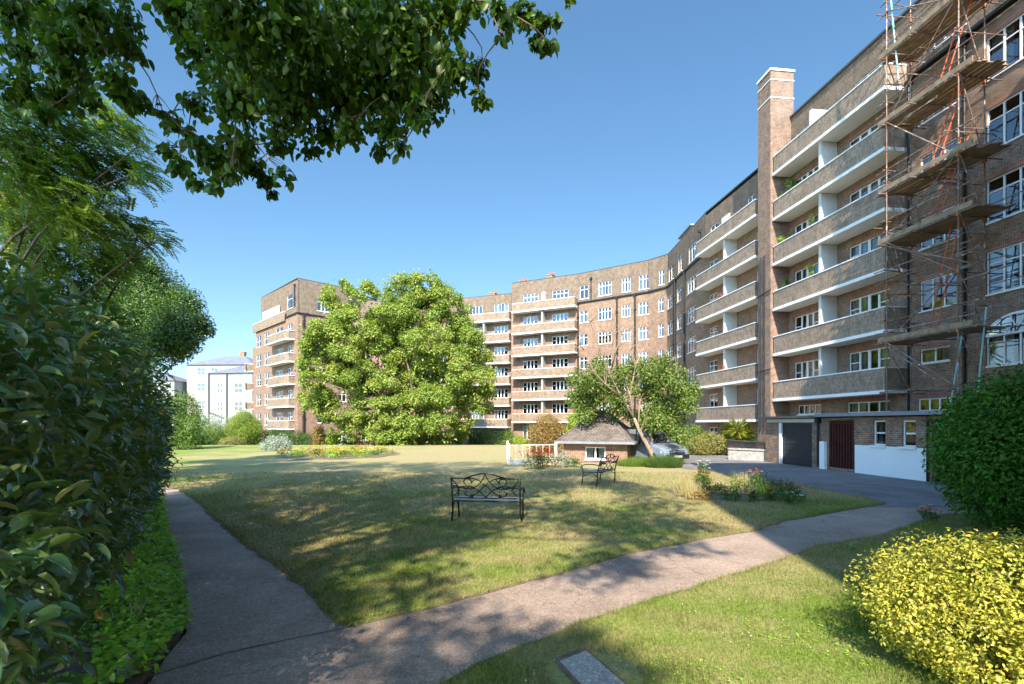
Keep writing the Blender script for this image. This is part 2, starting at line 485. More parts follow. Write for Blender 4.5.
def flowerbox(S, u, v, z, label, colr, w=.7, n=26):
    p = S(u, v, z); t = thing('flower_box', label, 'planter', p)
    m = MB(); m.box(u - w / 2, u + w / 2, v - .1, v + .1, z, z + .18, 'terracotta', S); m.build('trough', t)
    bl = [list(S(u + w * k, v, z + .28)) + [.14] for k in (-.35, -.1, .15, .38)]
    leaves('foliage', bl, 160, .07, 'leaf_mid', t)
    leaves('blooms', [b[:2] + [b[2] + .06, .15] for b in bl], 90, .08, colr, t, up=1)
    return t
M['leaf_mid'] = leafmat('mid_green_leaf', (.05, .10, .02), (.09, .16, .03))
M['leaf_dark'] = leafmat('dark_green_leaf', (.045, .10, .02), (.10, .18, .035), .3, .35)
M['leaf_over'] = leafmat('canopy_leaf', (.04, .09, .010), (.09, .17, .018), .42, .4, tcol=(1.3, 1.4, .4))
M['leaf_glossy'] = leafmat('glossy_evergreen_leaf', (.06, .14, .035), (.13, .22, .055), .22, .24, (.27, .27, .12), .8)
M['leaf_feather'] = leafmat('feathery_leaf', (.11, .20, .03), (.21, .30, .05), .4, .5, tcol=(1.5, 1.5, .4))
M['leaf_maple'] = leafmat('maple_leaf', (.10, .17, .02), (.21, .30, .04), .35, .5, (.42, .44, .12), big=(.6, (.32, .37, .08)))
M['leaf_gold'] = leafmat('golden_leaf', (.24, .27, .03), (.50, .45, .05), .3, .5, (.64, .54, .14), tcol=(1.1, 1.1, .3))
M['leaf_hedge'] = leafmat('hedge_leaf', (.03, .10, .010), (.08, .20, .022), .3, .55, spec=.2)
M['leaf_lime'] = leafmat('lime_leaf', (.20, .28, .03), (.32, .40, .05), .3, .5)
M['leaf_grey'] = leafmat('grey_leaf', (.26, .32, .26), (.38, .42, .34), .2, .7)
M['leaf_russet'] = leafmat('russet_leaf', (.28, .12, .04), (.30, .22, .06), .3, .6, (.15, .2, .05))
M['leaf_peach'] = leafmat('peach_leaf', (.32, .24, .09), (.22, .26, .06), .3, .6)
M['leaf_cover'] = leafmat('ground_cover_leaf', (.17, .36, .025), (.34, .54, .06), .4, .4)
M['leaf_straw'] = leafmat('straw_blade', (.42, .34, .15), (.5, .44, .24), .3, .7, (.2, .25, .07))
M['leaf_magnolia'] = leafmat('magnolia_leaf', (.08, .15, .025), (.19, .27, .05), .35, .45, (.3, .32, .09))

def groundmix(nt, co):
    # soft green lawn with straw-dry drifts
    f1 = noise(nt, .33, co, 5, .6); f2 = noise(nt, 2.2, co, 4, .6); f3 = noise(nt, 30, co, 3, .7)
    green = mixc(nt, ramp(nt, f3, [(.35, 0.0), (.65, 1.0)]), (.105, .160, .024), (.215, .27, .05))
    dry = mixc(nt, ramp(nt, f3, [(.35, 0.0), (.65, 1.0)]), (.27, .215, .105), (.41, .325, .175))
    # drier towards the middle of the lawn
    sub = N(nt, 'ShaderNodeVectorMath', operation='SUBTRACT'); sub.inputs[1].default_value = (0, 31, 0)
    nt.links.new(co, sub.inputs[0])
    sc = N(nt, 'ShaderNodeVectorMath', operation='MULTIPLY'); sc.inputs[1].default_value = (.055, .042, 0)
    nt.links.new(sub.outputs[0], sc.inputs[0])
    ln = N(nt, 'ShaderNodeVectorMath', operation='LENGTH'); nt.links.new(sc.outputs[0], ln.inputs[0])
    mr = N(nt, 'ShaderNodeMapRange'); nt.links.new(ln.outputs['Value'], mr.inputs[0])
    mr.inputs[1].default_value = .35; mr.inputs[2].default_value = 1.25; mr.inputs[3].default_value = .29; mr.inputs[4].default_value = -.05
    a = N(nt, 'ShaderNodeMath', operation='ADD'); nt.links.new(f1, a.inputs[0]); nt.links.new(mr.outputs[0], a.inputs[1])
    b = N(nt, 'ShaderNodeMath', operation='MULTIPLY_ADD'); nt.links.new(f2, b.inputs[0]); b.inputs[1].default_value = .45
    nt.links.new(a.outputs[0], b.inputs[2])
    return mixc(nt, ramp(nt, b.outputs[0], [(.61, 0.0), (.92, .9)]), green, dry), f3

def make_lawn_mats():
    m, nt, out = new_mat('lawn_turf'); co = N(nt, 'ShaderNodeNewGeometry').outputs['Position']
    k, f3 = groundmix(nt, co); principled(nt, out, k, .9, 0, f3, .8, .02, .15); M['lawn'] = m
    m, nt, out = new_mat('grass_blade'); g = N(nt, 'ShaderNodeNewGeometry')
    k, _ = groundmix(nt, g.outputs['Position'])
    k = mixc(nt, 1.0, k, ramp(nt, g.outputs['Random Per Island'], [(0, .7), (1, 1.5)]), 'MULTIPLY')
    p = nt.nodes.new('ShaderNodeBsdfPrincipled'); nt.links.new(k, p.inputs['Base Color']); p.inputs['Roughness'].default_value = .6
    p.inputs['Specular IOR Level'].default_value = .2
    t = nt.nodes.new('ShaderNodeBsdfTranslucent'); nt.links.new(k, t.inputs[0])
    mx = nt.nodes.new('ShaderNodeMixShader'); mx.inputs[0].default_value = .35
    nt.links.new(p.outputs[0], mx.inputs[1]); nt.links.new(t.outputs[0], mx.inputs[2]); nt.links.new(mx.outputs[0], out.inputs[0])
    M['blade'] = m
make_lawn_mats()

def pathmat(name, a, b, speck):
    m, nt, out = new_mat(name); co = N(nt, 'ShaderNodeNewGeometry').outputs['Position']
    f1 = noise(nt, .9, co, 6, .6); f2 = noise(nt, 75, co, 3, .8); f3 = noise(nt, 14, co, 4, .7)
    k = mixc(nt, ramp(nt, f1, [(.3, 0.0), (.7, 1.0)]), a, b)
    k = mixc(nt, 1.0, k, ramp(nt, f3, [(.3, .82), (.7, 1.16)]), 'MULTIPLY')
    vo = N(nt, 'ShaderNodeTexVoronoi'); vo.inputs['Scale'].default_value = 62; nt.links.new(co, vo.inputs['Vector'])
    k = mixc(nt, ramp(nt, vo.outputs['Color'], [(.55, 0.0), (.9, .75)]), k, speck)
    k = mixc(nt, 1.0, k, ramp(nt, f2, [(.3, .6), (.7, 1.35)]), 'MULTIPLY')
    f5 = noise(nt, .45, co, 5, .7)
    k = mixc(nt, 1.0, k, ramp(nt, f5, [(.40, .84), (.50, 1.0), (.62, 1.12)]), 'MULTIPLY')
    # hairline cracks
    v2 = N(nt, 'ShaderNodeTexVoronoi'); v2.feature = 'DISTANCE_TO_EDGE'; v2.inputs['Scale'].default_value = .55
    wv = N(nt, 'ShaderNodeVectorMath', operation='ADD')
    nz = N(nt, 'ShaderNodeTexNoise'); nz.inputs['Scale'].default_value = 1.7; nz.inputs['Detail'].default_value = 6; nt.links.new(co, nz.inputs['Vector'])
    nt.links.new(co, wv.inputs[0]); nt.links.new(nz.outputs['Color'], wv.inputs[1]); nt.links.new(wv.outputs[0], v2.inputs['Vector'])
    k = mixc(nt, ramp(nt, v2.outputs['Distance'], [(0.0, .5), (.007, 0.0)]), k, (.05, .045, .04))
    principled(nt, out, k, .9, 0, f2, .9, .012, .25); return m
M['path'] = pathmat('pinkish_tarmac', (.27, .195, .155), (.36, .27, .215), (.50, .40, .33))
M['drive'] = pathmat('grey_tarmac', (.14, .135, .135), (.19, .18, .175), (.3, .28, .27))
M['soil'] = plain('garden_soil', (.17, .125, .09), .95, var=.4, scale=6, bump=1)
M['earth'] = plain('rough_grass_ground', (.10, .12, .04), .95, var=.3, scale=2, bump=1)
M['leaf_litter'] = leafmat('leaf_litter', (.16, .10, .06), (.26, .18, .11), .1, .9, (.08, .05, .03))
M['leaf_palm'] = leafmat('palm_blade', (.22, .28, .06), (.42, .44, .12), .3, .5)
M['leaf_ball'] = leafmat('ball_leaf', (.12, .19, .02), (.24, .31, .035), .3, .5)
M['leaf_mid2'] = leafmat('bright_mid_leaf', (.08, .15, .02), (.17, .25, .035), .3, .5)
# ------------------------------------------------------------------ ground, paths, lawns
def gz(x, y):
    t = min(1, max(0, (y - 45) / 12)); return -.9 * t * t * (3 - 2 * t) - .06
g = MB()
xs = [-400, -200, -120, -80] + list(range(-60, 61, 6)) + [80, 120, 200, 400]
ys = [-300, -150, -60, -20, 0, 10, 20, 30, 40, 44, 46, 48, 50, 52, 54, 56, 58, 62, 70, 90, 120, 200, 600]
for a, b in zip(xs, xs[1:]):
    for c, d in zip(ys, ys[1:]):
        g.face([(a, c, gz(a, c)), (b, c, gz(b, c)), (b, d, gz(b, d)), (a, d, gz(a, d))], 'earth')
struct('ground', g)

def sheet(name, poly, z, mat, skirt=.1):
    m = MB()
    from mathutils.geometry import tessellate_polygon
    tri = tessellate_polygon([[Vector((p[0], p[1], 0)) for p in poly]])
    area = sum(poly[i][0] * poly[(i + 1) % len(poly)][1] - poly[(i + 1) % len(poly)][0] * poly[i][1] for i in range(len(poly)))
    if area < 0: poly = poly[::-1]; tri = tessellate_polygon([[Vector((p[0], p[1], 0)) for p in poly]])
    for t in tri:
        q = [poly[i] for i in t]
        ar = (q[1][0] - q[0][0]) * (q[2][1] - q[0][1]) - (q[2][0] - q[0][0]) * (q[1][1] - q[0][1])
        if ar < 0: q = q[::-1]
        m.face([(a, b, z) for a, b in q], mat)
    for i in range(len(poly)):
        a, b = poly[i], poly[(i + 1) % len(poly)]
        m.face([(a[0], a[1], z - skirt), (b[0], b[1], z - skirt), (b[0], b[1], z), (a[0], a[1], z)], mat)
    return struct(name, m)

def ragged(poly, amp=.022, step=.28, seed=1):
    g_ = np.random.default_rng(seed); out = []
    for a, b in zip(poly, poly[1:] + poly[:1]):
        a = np.array(a); b = np.array(b); d = np.linalg.norm(b - a)
        n = max(1, int(d / step)) if max(np.linalg.norm(a), np.linalg.norm(b)) < 32 else 1
        for i in range(n):
            p = a + (b - a) * i / n + g_.normal(size=2) * amp * (0 if i == 0 else 1)
            out.append((float(p[0]), float(p[1])))
    return out

PX = lambda L: [gp(x, y) for x, y in L]
path_left_edge = PX([(150, 682), (166, 657), (187, 632), (181, 599), (178, 562), (166, 533), (162, 500)])
lawn_w = PX([(345, 627), (312, 592), (270, 560), (236, 536), (205, 507), (180, 489)])
lawn_s = PX([(425.6, 609), (504, 587), (558, 574), (636, 551.6), (706, 538), (749, 531.6), (779, 521.7), (840, 511)])
tip = gp(884, 504)
lawn_n = PX([(859, 498), (804, 487), (777, 484), (746, 478), (713, 472.5), (685, 470)])
central = (lawn_w[::-1] + lawn_s + [tip] + lawn_n +
           [(7.6, 24), (6.5, 26), (5.6, 30), (6, 42), (2, 46), (-28, 46), (-36, 40), (-22, 26.5), (-14, 17.2)])
central = ragged(central, seed=3)
nearp = PX([(455, 682), (480, 668), (527, 648), (558, 638), (580, 626), (616, 614.7), (659.5, 599.7), (719, 581.5), (779, 563), (818, 548), (880, 538), (945, 516)])
near_lawn = [(-1.4, 2.5)] + nearp + [(14, 11.5), (14, 1.5), (0, 1.0)]
near_lawn = ragged(near_lawn, seed=4)
pathpoly = ([(-3.4, -3), (-2.7, 3.2)] + path_left_edge + [(-14.5, 20.5), (-13.2, 20), (-8.4, 13.5), (-3, 8), (0, 9), (4.5, 9.5), (8.0, 12.6)] +
            [gp(935, 500), (14.0, 12.6), (14, 3), (6, -3)])
sheet('path', pathpoly, 0.0, 'path', .15)
drive = [gp(700, 512), (4.0, 17), (4.5, 24), (5.5, 31), (9.5, 43), (15.2, 43), (16.8, 27), (15.9, 24), (15.5, 12), (18, 12), (18, 5), (11.5, 5), (11.5, 11.7), (8.6, 11.75)]
sheet('driveway', drive, 0.006, 'drive', .15)
def grow(poly, d0=.035, seed=9):
    g_ = np.random.default_rng(seed); P = np.array(poly); a = np.roll(P, 1, 0); b = np.roll(P, -1, 0); t = b - a
    ar = (P[:, 0] * b[:, 1] - b[:, 0] * P[:, 1]).sum(); nn = np.stack([t[:, 1], -t[:, 0]], 1) * (1 if ar > 0 else -1)
    nn /= np.maximum(np.linalg.norm(nn, axis=1, keepdims=True), 1e-6)
    k = np.convolve(g_.uniform(0, 1, len(P) + 4), np.ones(5) / 5, 'valid')[:len(P), None]
    return [tuple(map(float, p)) for p in P + nn * (d0 * .3 + d0 * 2.2 * k)]
sheet('lawn_edge_soil', grow(central), .010, 'soil', .1)
sheet('near_lawn_edge_soil', grow(near_lawn, seed=10), .010, 'soil', .1)
sheet('lawn', central, 0.026, 'lawn', .1)
sheet('near_lawn', near_lawn, 0.026, 'lawn', .1)
# tarmac joint where the side path meets the main path
j = MB(); pts = PX([(150, 676), (230, 652), (300, 637), (347, 628)])
for a, b in zip(pts, pts[1:]):
    d = np.array(b) - np.array(a); n_ = np.array([-d[1], d[0]]) / np.linalg.norm(d) * .012
    j.face([(a[0] - n_[0], a[1] - n_[1], .004), (b[0] - n_[0], b[1] - n_[1], .004), (b[0] + n_[0], b[1] + n_[1], .004), (a[0] + n_[0], a[1] + n_[1], .004)], 'soil')
struct('path_joint', j)
sheet('planting_bed_soil', ragged([(-3.0, 2.6)] + [(p[0] - .05, p[1]) for p in path_left_edge] + [(-11, 16), (-16, 16), (-13, 2.6)], seed=8), .012, 'soil', .1)
def blob_poly(cx, cy, rx, ry, n=28, seed=0, amp=.08):
    g_ = np.random.default_rng(seed)
    return [(cx + rx * (1 + amp * g_.normal() * .6) * math.cos(t), cy + ry * (1 + amp * g_.normal() * .6) * math.sin(t)) for t in np.linspace(0, 2 * math.pi, n, endpoint=False)]
sheet('flower_bed_soil', blob_poly(6.0, 13.9, 1.75, 1.35, seed=5), .05, 'soil', .1)
sheet('round_flower_bed_soil', blob_poly(-10.6, 31, 3.5, 4.0, seed=6), .05, 'soil', .1)

def inpoly(P, poly):
    x, y = P[:, 0], P[:, 1]; c = np.zeros(len(P), bool)
    for (x1, y1), (x2, y2) in zip(poly, poly[1:] + poly[:1]):
        if y1 == y2: continue
        k = ((y1 > y) != (y2 > y)) & (x < (x2 - x1) * (y - y1) / (y2 - y1) + x1)
        c ^= k
    return c

def grass(name, polys, n, ymax, ymin=3.3):
    # mown blades, thinning with distance
    u = rng.uniform(0, 1, n); Y = ymin * (ymax / ymin) ** u
    X = rng.uniform(-1.06, 1.06, n) * Y
    P = np.stack([X, Y, np.full(n, .022)], 1)
    k = np.zeros(n, bool)
    for p in polys: k |= inpoly(P, p)
    k &= ~inpoly(P, [(.28, 3.3), (.98, 3.3), (.98, 4.4), (.28, 4.4)]) | (((X - .63) ** 2 / .16 + (Y - 3.9) ** 2 / .1) > 1)
    P = P[k]; n = len(P)
    D = np.stack([rng.normal(0, .45, n), rng.normal(0, .45, n), np.ones(n)], 1)
    s = (P[:, 1] / 6) ** .55
    patch = .75 + .5 * (np.sin(P[:, 0] * 3.1 + 2 * np.sin(P[:, 1] * 1.3)) * np.cos(P[:, 1] * 2.7 + P[:, 0]) > .2)
    L = rng.uniform(.025, .06, n) * np.minimum(s, 1.5) * patch
    return tag(leafmesh(name, P, D, rdir(n), L, .008 * s, 'blade', 'blade'), kind='stuff')
gr = grass('grass', [central, near_lawn], 520000, 20)
# taller tufts along the path edges
E = []
for poly in (central, near_lawn):
    for a, b in zip(poly, poly[1:] + poly[:1]):
        a = np.array(a); b = np.array(b)
        if min(a[1], b[1]) > 16 or np.linalg.norm(b - a) > 2 or a[1] < 2.6: continue
        m_ = int(np.linalg.norm(b - a) * 420)
        t = rng.uniform(0, 1, (m_, 1)); E.append(a + (b - a) * t + rng.normal(0, .035, (m_, 2)))
E = np.concatenate(E); n = len(E)
P = np.column_stack([E, np.full(n, .01)])
tag(leafmesh('edge_grass', P, np.stack([rng.normal(0, .6, n), rng.normal(0, .6, n), np.ones(n)], 1), rdir(n), rng.uniform(.03, .085, n), .007, 'blade', 'blade'), kind='stuff')
n = 900; Y = 3.6 * (11 / 3.6) ** rng.uniform(0, 1, n); X = rng.uniform(-1, 1, n) * Y
P = np.stack([X, Y, np.full(n, .06)], 1); k = (inpoly(P, central) | inpoly(P, near_lawn)) & (np.sin(X * 2.1) * np.cos(Y * 1.9) > .1); P = P[k]
tag(leafmesh('clover_flowers', P, rdir(len(P)) * np.array([1, 1, .2]), np.array([0, 0, 1.]) + rdir(len(P)) * .2, .012, .012, 'quad', 'whitef'), kind='stuff')
n = 9000; Y = 3.5 * (12 / 3.5) ** rng.uniform(0, 1, n); X = rng.uniform(-1, 1, n) * Y
P = np.stack([X, Y, np.full(n, .045)], 1); k = (inpoly(P, central) | inpoly(P, near_lawn)) & (np.sin(X * 2.6 + 1) * np.cos(Y * 2.2 + X) > .45); P = P[k]
tag(leafmesh('clover', P, rdir(len(P)) * np.array([1, 1, .3]), np.array([0, 0, 1.]) + rdir(len(P)) * .4, rng.uniform(.015, .03, len(P)), .02, 'leaf', 'leaf_cover'), kind='stuff')
# fallen leaves and grit on the tarmac
n = 2600; Y = 3.6 * (14 / 3.6) ** rng.uniform(0, 1, n); X = rng.uniform(-1, .9, n) * Y
P = np.stack([X, Y, np.full(n, .012)], 1); k = inpoly(P, pathpoly) & ~inpoly(P, central) & ~inpoly(P, near_lawn); P = P[k]
tag(leafmesh('fallen_leaves', P, rdir(len(P)) * np.array([1, 1, .1]), np.array([0, 0, 1.]) + rdir(len(P)) * .2, rng.uniform(.008, .035, len(P)), .012, 'quad', 'leaf_litter'), kind='stuff')
# ------------------------------------------------------------------ near block (right)
def roof_flat(m, pts, z, mat='felt'):
    m.face([(p[0], p[1], z) for p in pts], mat)

nb = thing('apartment_block', 'tall brown brick apartment block on the right with long balconies and scaffolding at its corner', 'apartment building', (21, 22, 0))
def on_plane(X0, Y): return (X0 - .114 * Y, Y)
WX = 21.65
S = Seg(on_plane(WX, 34.2), on_plane(WX, 9.0))        # u = 0 at the far end
def uy(Y): return (34.2 - Y) * math.sqrt(1 + .114 ** 2)
lv = [3.4 + 2.9 * k for k in range(6)]
ops = []; wins = []
def op(a, b, c, d, **kw): ops.append((a, b, c, d)); wins.append(((a, b, c, d), kw))
for k in range(5):
    f = lv[k] + .17
    op(uy(31.9), uy(29.7), f + .12, f + 2.25, n=4, style='ends')
    op(uy(27.5), uy(24.9), f + .35, f + 2.25, n=4, style='ends')
for k in range(5):
    f = lv[k]
    if k == 0: op(uy(23.3), uy(21.9), f + 1.35, f + 2.0, n=2, style='plain')
    else: op(uy(23.3), uy(21.6), f + .85, f + 2.25, n=3, style='transom')
    if k == 0: op(uy(20.4), uy(18.0), f + .9, f + 2.1, n=4, style='plain')
    else: op(uy(20.4), uy(18.0), f + .9, f + 2.62, n=4, style='transom')
    op(uy(16.0), uy(13.6), f + .9, f + 2.6, n=4, style='transom')
for (a, b) in ((31.6, 29.6), (27.6, 24.9), (23.4, 21.4), (20.6, 18.0)): op(uy(a), uy(b), 2.55, 3.12, n=4, style='plain')
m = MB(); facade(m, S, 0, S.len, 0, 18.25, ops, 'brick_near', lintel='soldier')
# ends and back
c = [S(0, 0, 0), S(S.len, 0, 0), S(S.len, 13, 0), S(0, 13, 0)]
for a, b in ((1, 2), (2, 3), (3, 0)):
    m.face([c[a], c[b], (c[b][0], c[b][1], 18.25), (c[a][0], c[a][1], 18.25)], 'brick_near')
m.build('wall', nb)
for o, kw in wins: window(nb, S, *o, **kw)
# arched fanlight
m = MB(); a, b = uy(20.4), uy(18.0); z0 = lv[0] + 2.1; cu = (a + b) / 2; rw = (b - a) / 2; rh = .8
arc = [(cu - rw * math.cos(t), z0 + rh * math.sin(t)) for t in np.linspace(0, math.pi, 15)]
for i in range(14):
    p, q = arc[i], arc[i + 1]
    pi_, qi = (cu + (p[0] - cu) * .93, z0 + (p[1] - z0) * .9), (cu + (q[0] - cu) * .93, z0 + (q[1] - z0) * .9)
    m.prism([S(p[0], -.02, p[1]), S(q[0], -.02, q[1]), S(qi[0], -.02, qi[1]), S(pi_[0], -.02, pi_[1])],
            [S(p[0], .05, p[1]), S(q[0], .05, q[1]), S(qi[0], .05, qi[1]), S(pi_[0], .05, pi_[1])], 'white')
for t in np.linspace(0, math.pi, 6)[1:-1]:
    m.tube([S(cu - rw * .38 * math.cos(t), -.01, z0 + rh * .38 * math.sin(t)), S(cu - rw * .95 * math.cos(t), -.01, z0 + rh * .95 * math.sin(t))], .022, 'white', 4)
ia = [(cu - rw * .38 * math.cos(t), z0 + rh * .38 * math.sin(t)) for t in np.linspace(0, math.pi, 9)]
m.tube([S(x, -.01, z) for x, z in ia], .025, 'white', 4); m.box(a, b, -.03, .05, z0 - .03, z0 + .04, 'white', S)
fan = m.build('fanlight', nb)
m = MB(); m.face([S(x, -.006, z) for x, z in arc], 'glass'); m.face([S(x, -.003, z) for x, z in arc], 'dark')
q = m.build('pane', nb); q.parent = fan; q.location = (0, 0, 0)
# tile-hung top storey
m = MB(); tops = []; tw = []
for (p, q_) in ((31.9, 30.2), (27.2, 24.9), (22.8, 21.3), (19.9, 17.8)):
    o = (uy(p), uy(q_), 18.25 + .75, 18.25 + 2.2); tops.append(o)
facade(m, S, 0, S.len, 18.42, 21.75, tops, 'tile', v=.12)
a0, a1 = S(0, .12, 0), S(S.len, .12, 0); b1, b0 = S(S.len, 12.9, 0), S(0, 12.9, 0)
for p, q_ in ((a1, b1), (b1, b0), (b0, a0)):
    m.face([(p[0], p[1], 18.25), (q_[0], q_[1], 18.25), (q_[0], q_[1], 21.75), (p[0], p[1], 21.75)], 'tile')
m.build('tile_hung_storey', nb)
for o in tops: window(nb, S, *o, n=3, v=.12)
m = MB(); m.box(-.1, S.len + .1, .02, 13.1, 21.75, 21.87, 'felt', S); m.build('roof', nb)
m = MB(); m.box(uy(23.7), S.len, -.22, .1, 18.28, 18.42, 'black_plastic', S); m.build('gutter', nb)
ba, bb = uy(32.3), uy(24.0)
for k in range(6):
    balcony(nb, S, ba, bb, lv[k])
    if k < 5: partition(nb, S, uy(28.45), lv[k] + .18, lv[k + 1] - .004, t=.1)
partition(nb, S, uy(29.2), lv[5] + .18, lv[5] + 2.3, t=.1)
m = MB(); m.box(uy(30.5), uy(29.35), -.02, .05, lv[5] + .2, lv[5] + 2.4, 'white', S); m.build('terrace_door', nb)
for yy in (23.8, 21.2): pipe(nb, S, uy(yy), .2, 18.0)
T = S
chimney(nb, T, uy(33.75), uy(32.42), -1.3, .3, 0, 24.75, 'brick_near', bands=((23.0, .06), (24.15, .06)))
m = MB()
for (u_, v_) in ((uy(33.4), -1.36), (uy(33.0), -1.36)):
    m.tube([T(u_, v_, 1.5), T(u_, v_, 13)], .035, 'black_plastic', 6)
m.tube([T(uy(34), -1.36, 5.4), T(uy(32.3), -1.36, 5.5)], .03, 'black_plastic', 6)
m.tube([T(uy(34), -1.36, 10.4), T(uy(32.3), -1.36, 10.6)], .03, 'black_plastic', 6); m.build('cable', nb)

# ------------------------------------------------------------------ garage range in front of it
gx = 16.0
G = Seg(on_plane(gx, 25.8), on_plane(gx, 12.8))
def ug(Y): return (25.8 - Y) * math.sqrt(1 + .114 ** 2)
def yg(px): return F * gx / (px - 455.0)
ga = thing('garage_building', 'low flat-roofed brick garage range with white lower wall at the foot of the brown block', 'garage', (16, 21, 0))
gd = (ug(yg(781)), ug(yg(812)), .003, 1.98); gt = (ug(yg(829)), ug(yg(854)), .12, 2.1)
w1 = (ug(yg(873.5)), ug(yg(885.5)), 1.15, 2.08); w2 = (ug(yg(902.5)), ug(yg(916)), 1.15, 2.08)
dk = (ug(yg(932)), ug(yg(955)), .003, 2.1)
m = MB(); facade(m, G, 0, G.len, 0, 2.22, [gd, gt, w1, w2, dk], 'brick_near', sill=None)
c = [G(0, 0, 0), G(G.len, 0, 0), G(G.len, 5.4, 0), G(0, 5.4, 0)]
m.face([c[3], c[0], (c[0][0], c[0][1], 2.22), (c[3][0], c[3][1], 2.22)], 'brick_near')
m.face([c[1], c[2], (c[2][0], c[2][1], 2.22), (c[1][0], c[1][1], 2.22)], 'brick_near')
m.build('wall', ga)
m = MB(); ur = ug(yg(829)) - .5
m.box(-.15, ur, -.25, 5.4, 2.225, 2.33, 'felt', G); m.box(ur + .002, G.len + .1, -.3, 5.4, 2.26, 2.40, 'lead', G)
m.box(.2, ug(yg(816)), -.06, -.003, 2.03, 2.19, 'offwhite', G)
m.build('roof', ga)
m = MB()
for i in range(12):
    z = .03 + i * .162; m.box(gd[0] + .06, gd[1] - .03, .06 + .012 * (i % 2), .1, z, z + .155, 'navy', G)
dr = m.build('garage_door', ga)
m = MB(); m.box(gd[0] - .12, gd[0] + .05, -.03, .05, .003, 2.0, 'white', G); m.build('door_jamb', ga)
m = MB()
n_ = 9
for i in range(n_):
    u_ = gt[0] + .06 + (gt[1] - gt[0] - .14) * i / (n_ - 1)
    m.box(u_ - .035, u_ + .035, .0, .04, .14, 1.25 + (.7 if i % 2 == 0 else .7), 'darkred', G)
for z in (.25, 1.2, 1.9): m.box(gt[0] + .01, gt[1] - .01, .045, .09, z, z + .09, 'darkred', G)
m.tube([G(gt[0] + .1, .1, .3), G(gt[1] - .1, .1, 1.2)], .035, 'darkred', 4)
m.box(gt[0] + .01, gt[1] - .01, .1, .13, 1.3, 2.08, 'darkred', G)
m.build('gate', ga)
m = MB(); m.box(gt[1] + .1, dk[0] - .16, -.05, -.004, .0, 1.12, 'white_wall', G)
m.box(gt[1] + .1, w1[0] - .1, -.03, -.004, 1.125, 1.9, 'brick_near', G); m.build('white_wall_panel', ga)
m = MB(); m.box(gt[0] - .42, gt[0] - .12, -.12, -.004, 0, 1.2, 'white_wall', G); m.build('white_pier', ga)
for w, dr_ in ((w1, .1), (w2, .9)):
    window(ga, G, *w, n=1, style='sash', dress=dr_)
    m = MB(); m.box(w[0] - .08, w[1] + .08, -.11, .05, w[2] - .08, w[2] - .004, 'white', G); m.build('window_sill', ga)
m = MB(); u_ = ug(yg(820)); m.tube([G(u_, -.1, .1), G(u_, -.1, 2.2)], .05, 'black_plastic', 8); m.box(u_ - .1, u_ + .1, -.2, -.01, 2.0, 2.2, 'black_plastic', G); m.build('drainpipe', ga)
m = MB(); m.tube([G(dk[0] - .1, -.06, 0), G(dk[0] - .1, -.06, 2.25)], .04, 'black_plastic', 6); m.build('drainpipe', ga)

# raised brick wall with dark coping left of the garage
rw = thing('garden_wall', 'low raised brick planter wall just left of the garage door', 'wall', (13.7, 26.8, 0))
m = MB(); p = gp(727, 459); q = gp(766, 461)
for a, b, z0, z1, mt, ww in (((12.0, 27.6), (13.3, 26.0), 0, .55, 'stone', .3), ((13.25, 26.0), (13.25, 30.5), 0, .9, 'brick_near', .3)):
    a = np.array(a); b = np.array(b); d = (b - a) / np.linalg.norm(b - a); nn = np.array([-d[1], d[0]]) * ww / 2
    bot = [a - nn, b - nn, b + nn, a + nn]
    m.prism([(x[0], x[1], z0) for x in bot], [(x[0], x[1], z1) for x in bot], mt)
m.build('brickwork', rw)
m = MB()
for a, b, z1 in (((12.0, 27.6), (13.3, 26.0), .55), ((13.25, 25.8), (13.25, 30.6), .9)):
    a = np.array(a); b = np.array(b); d = (b - a) / np.linalg.norm(b - a); nn = np.array([-d[1], d[0]]) * .2
    bot = [a - nn, b - nn, b + nn, a + nn]
    m.prism([(x[0], x[1], z1 + .003) for x in bot], [(x[0], x[1], z1 + .08) for x in bot], 'felt' if z1 > .6 else 'stone')
m.build('coping', rw)

# ------------------------------------------------------------------ middle block (curved, behind)
mb_ = thing('apartment_block', 'long curving orange brick apartment block behind the magnolia and the tiled hut', 'apartment building', (8, 55, 0))
L0, DL = 2.1, 2.8; ml = [L0 + DL * k for k in range(6)]
def wbox(m, S, L, z0, z1, mat, depth=11): pass
# B2: flank beside the chimney
S2 = Seg(on_plane(WX, 43.4), on_plane(WX, 34.22))
def u2(Y): return (43.4 - Y) * math.sqrt(1 + .114 ** 2)
wall = MB(); tile = MB(); top = []
allw = []
o2 = []
for k in range(-1, 5):
    f = (ml[k] if k >= 0 else ml[0] - DL) + .17
    for a, b, zz, n, st in ((42.6, 41.3, .75, 2, 'transom'), (39.9, 38.9, .12, 2, 'transom'), (35.9, 34.7, .75, 2, 'transom')):
        o = (u2(a), u2(b), f + zz, f + 2.2); o2.append(o); allw.append((S2, o, dict(n=n, style=st)))
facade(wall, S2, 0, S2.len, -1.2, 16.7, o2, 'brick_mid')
t2 = [(u2(42.6), u2(41.3), 17.4, 18.7), (u2(37.2), u2(36.2), 17.4, 18.7)]
facade(tile, S2, 0, S2.len, 16.7, 20.0, t2, 'tile', v=.1)
for o in t2: allw.append((S2, o, dict(n=2, v=.1)))
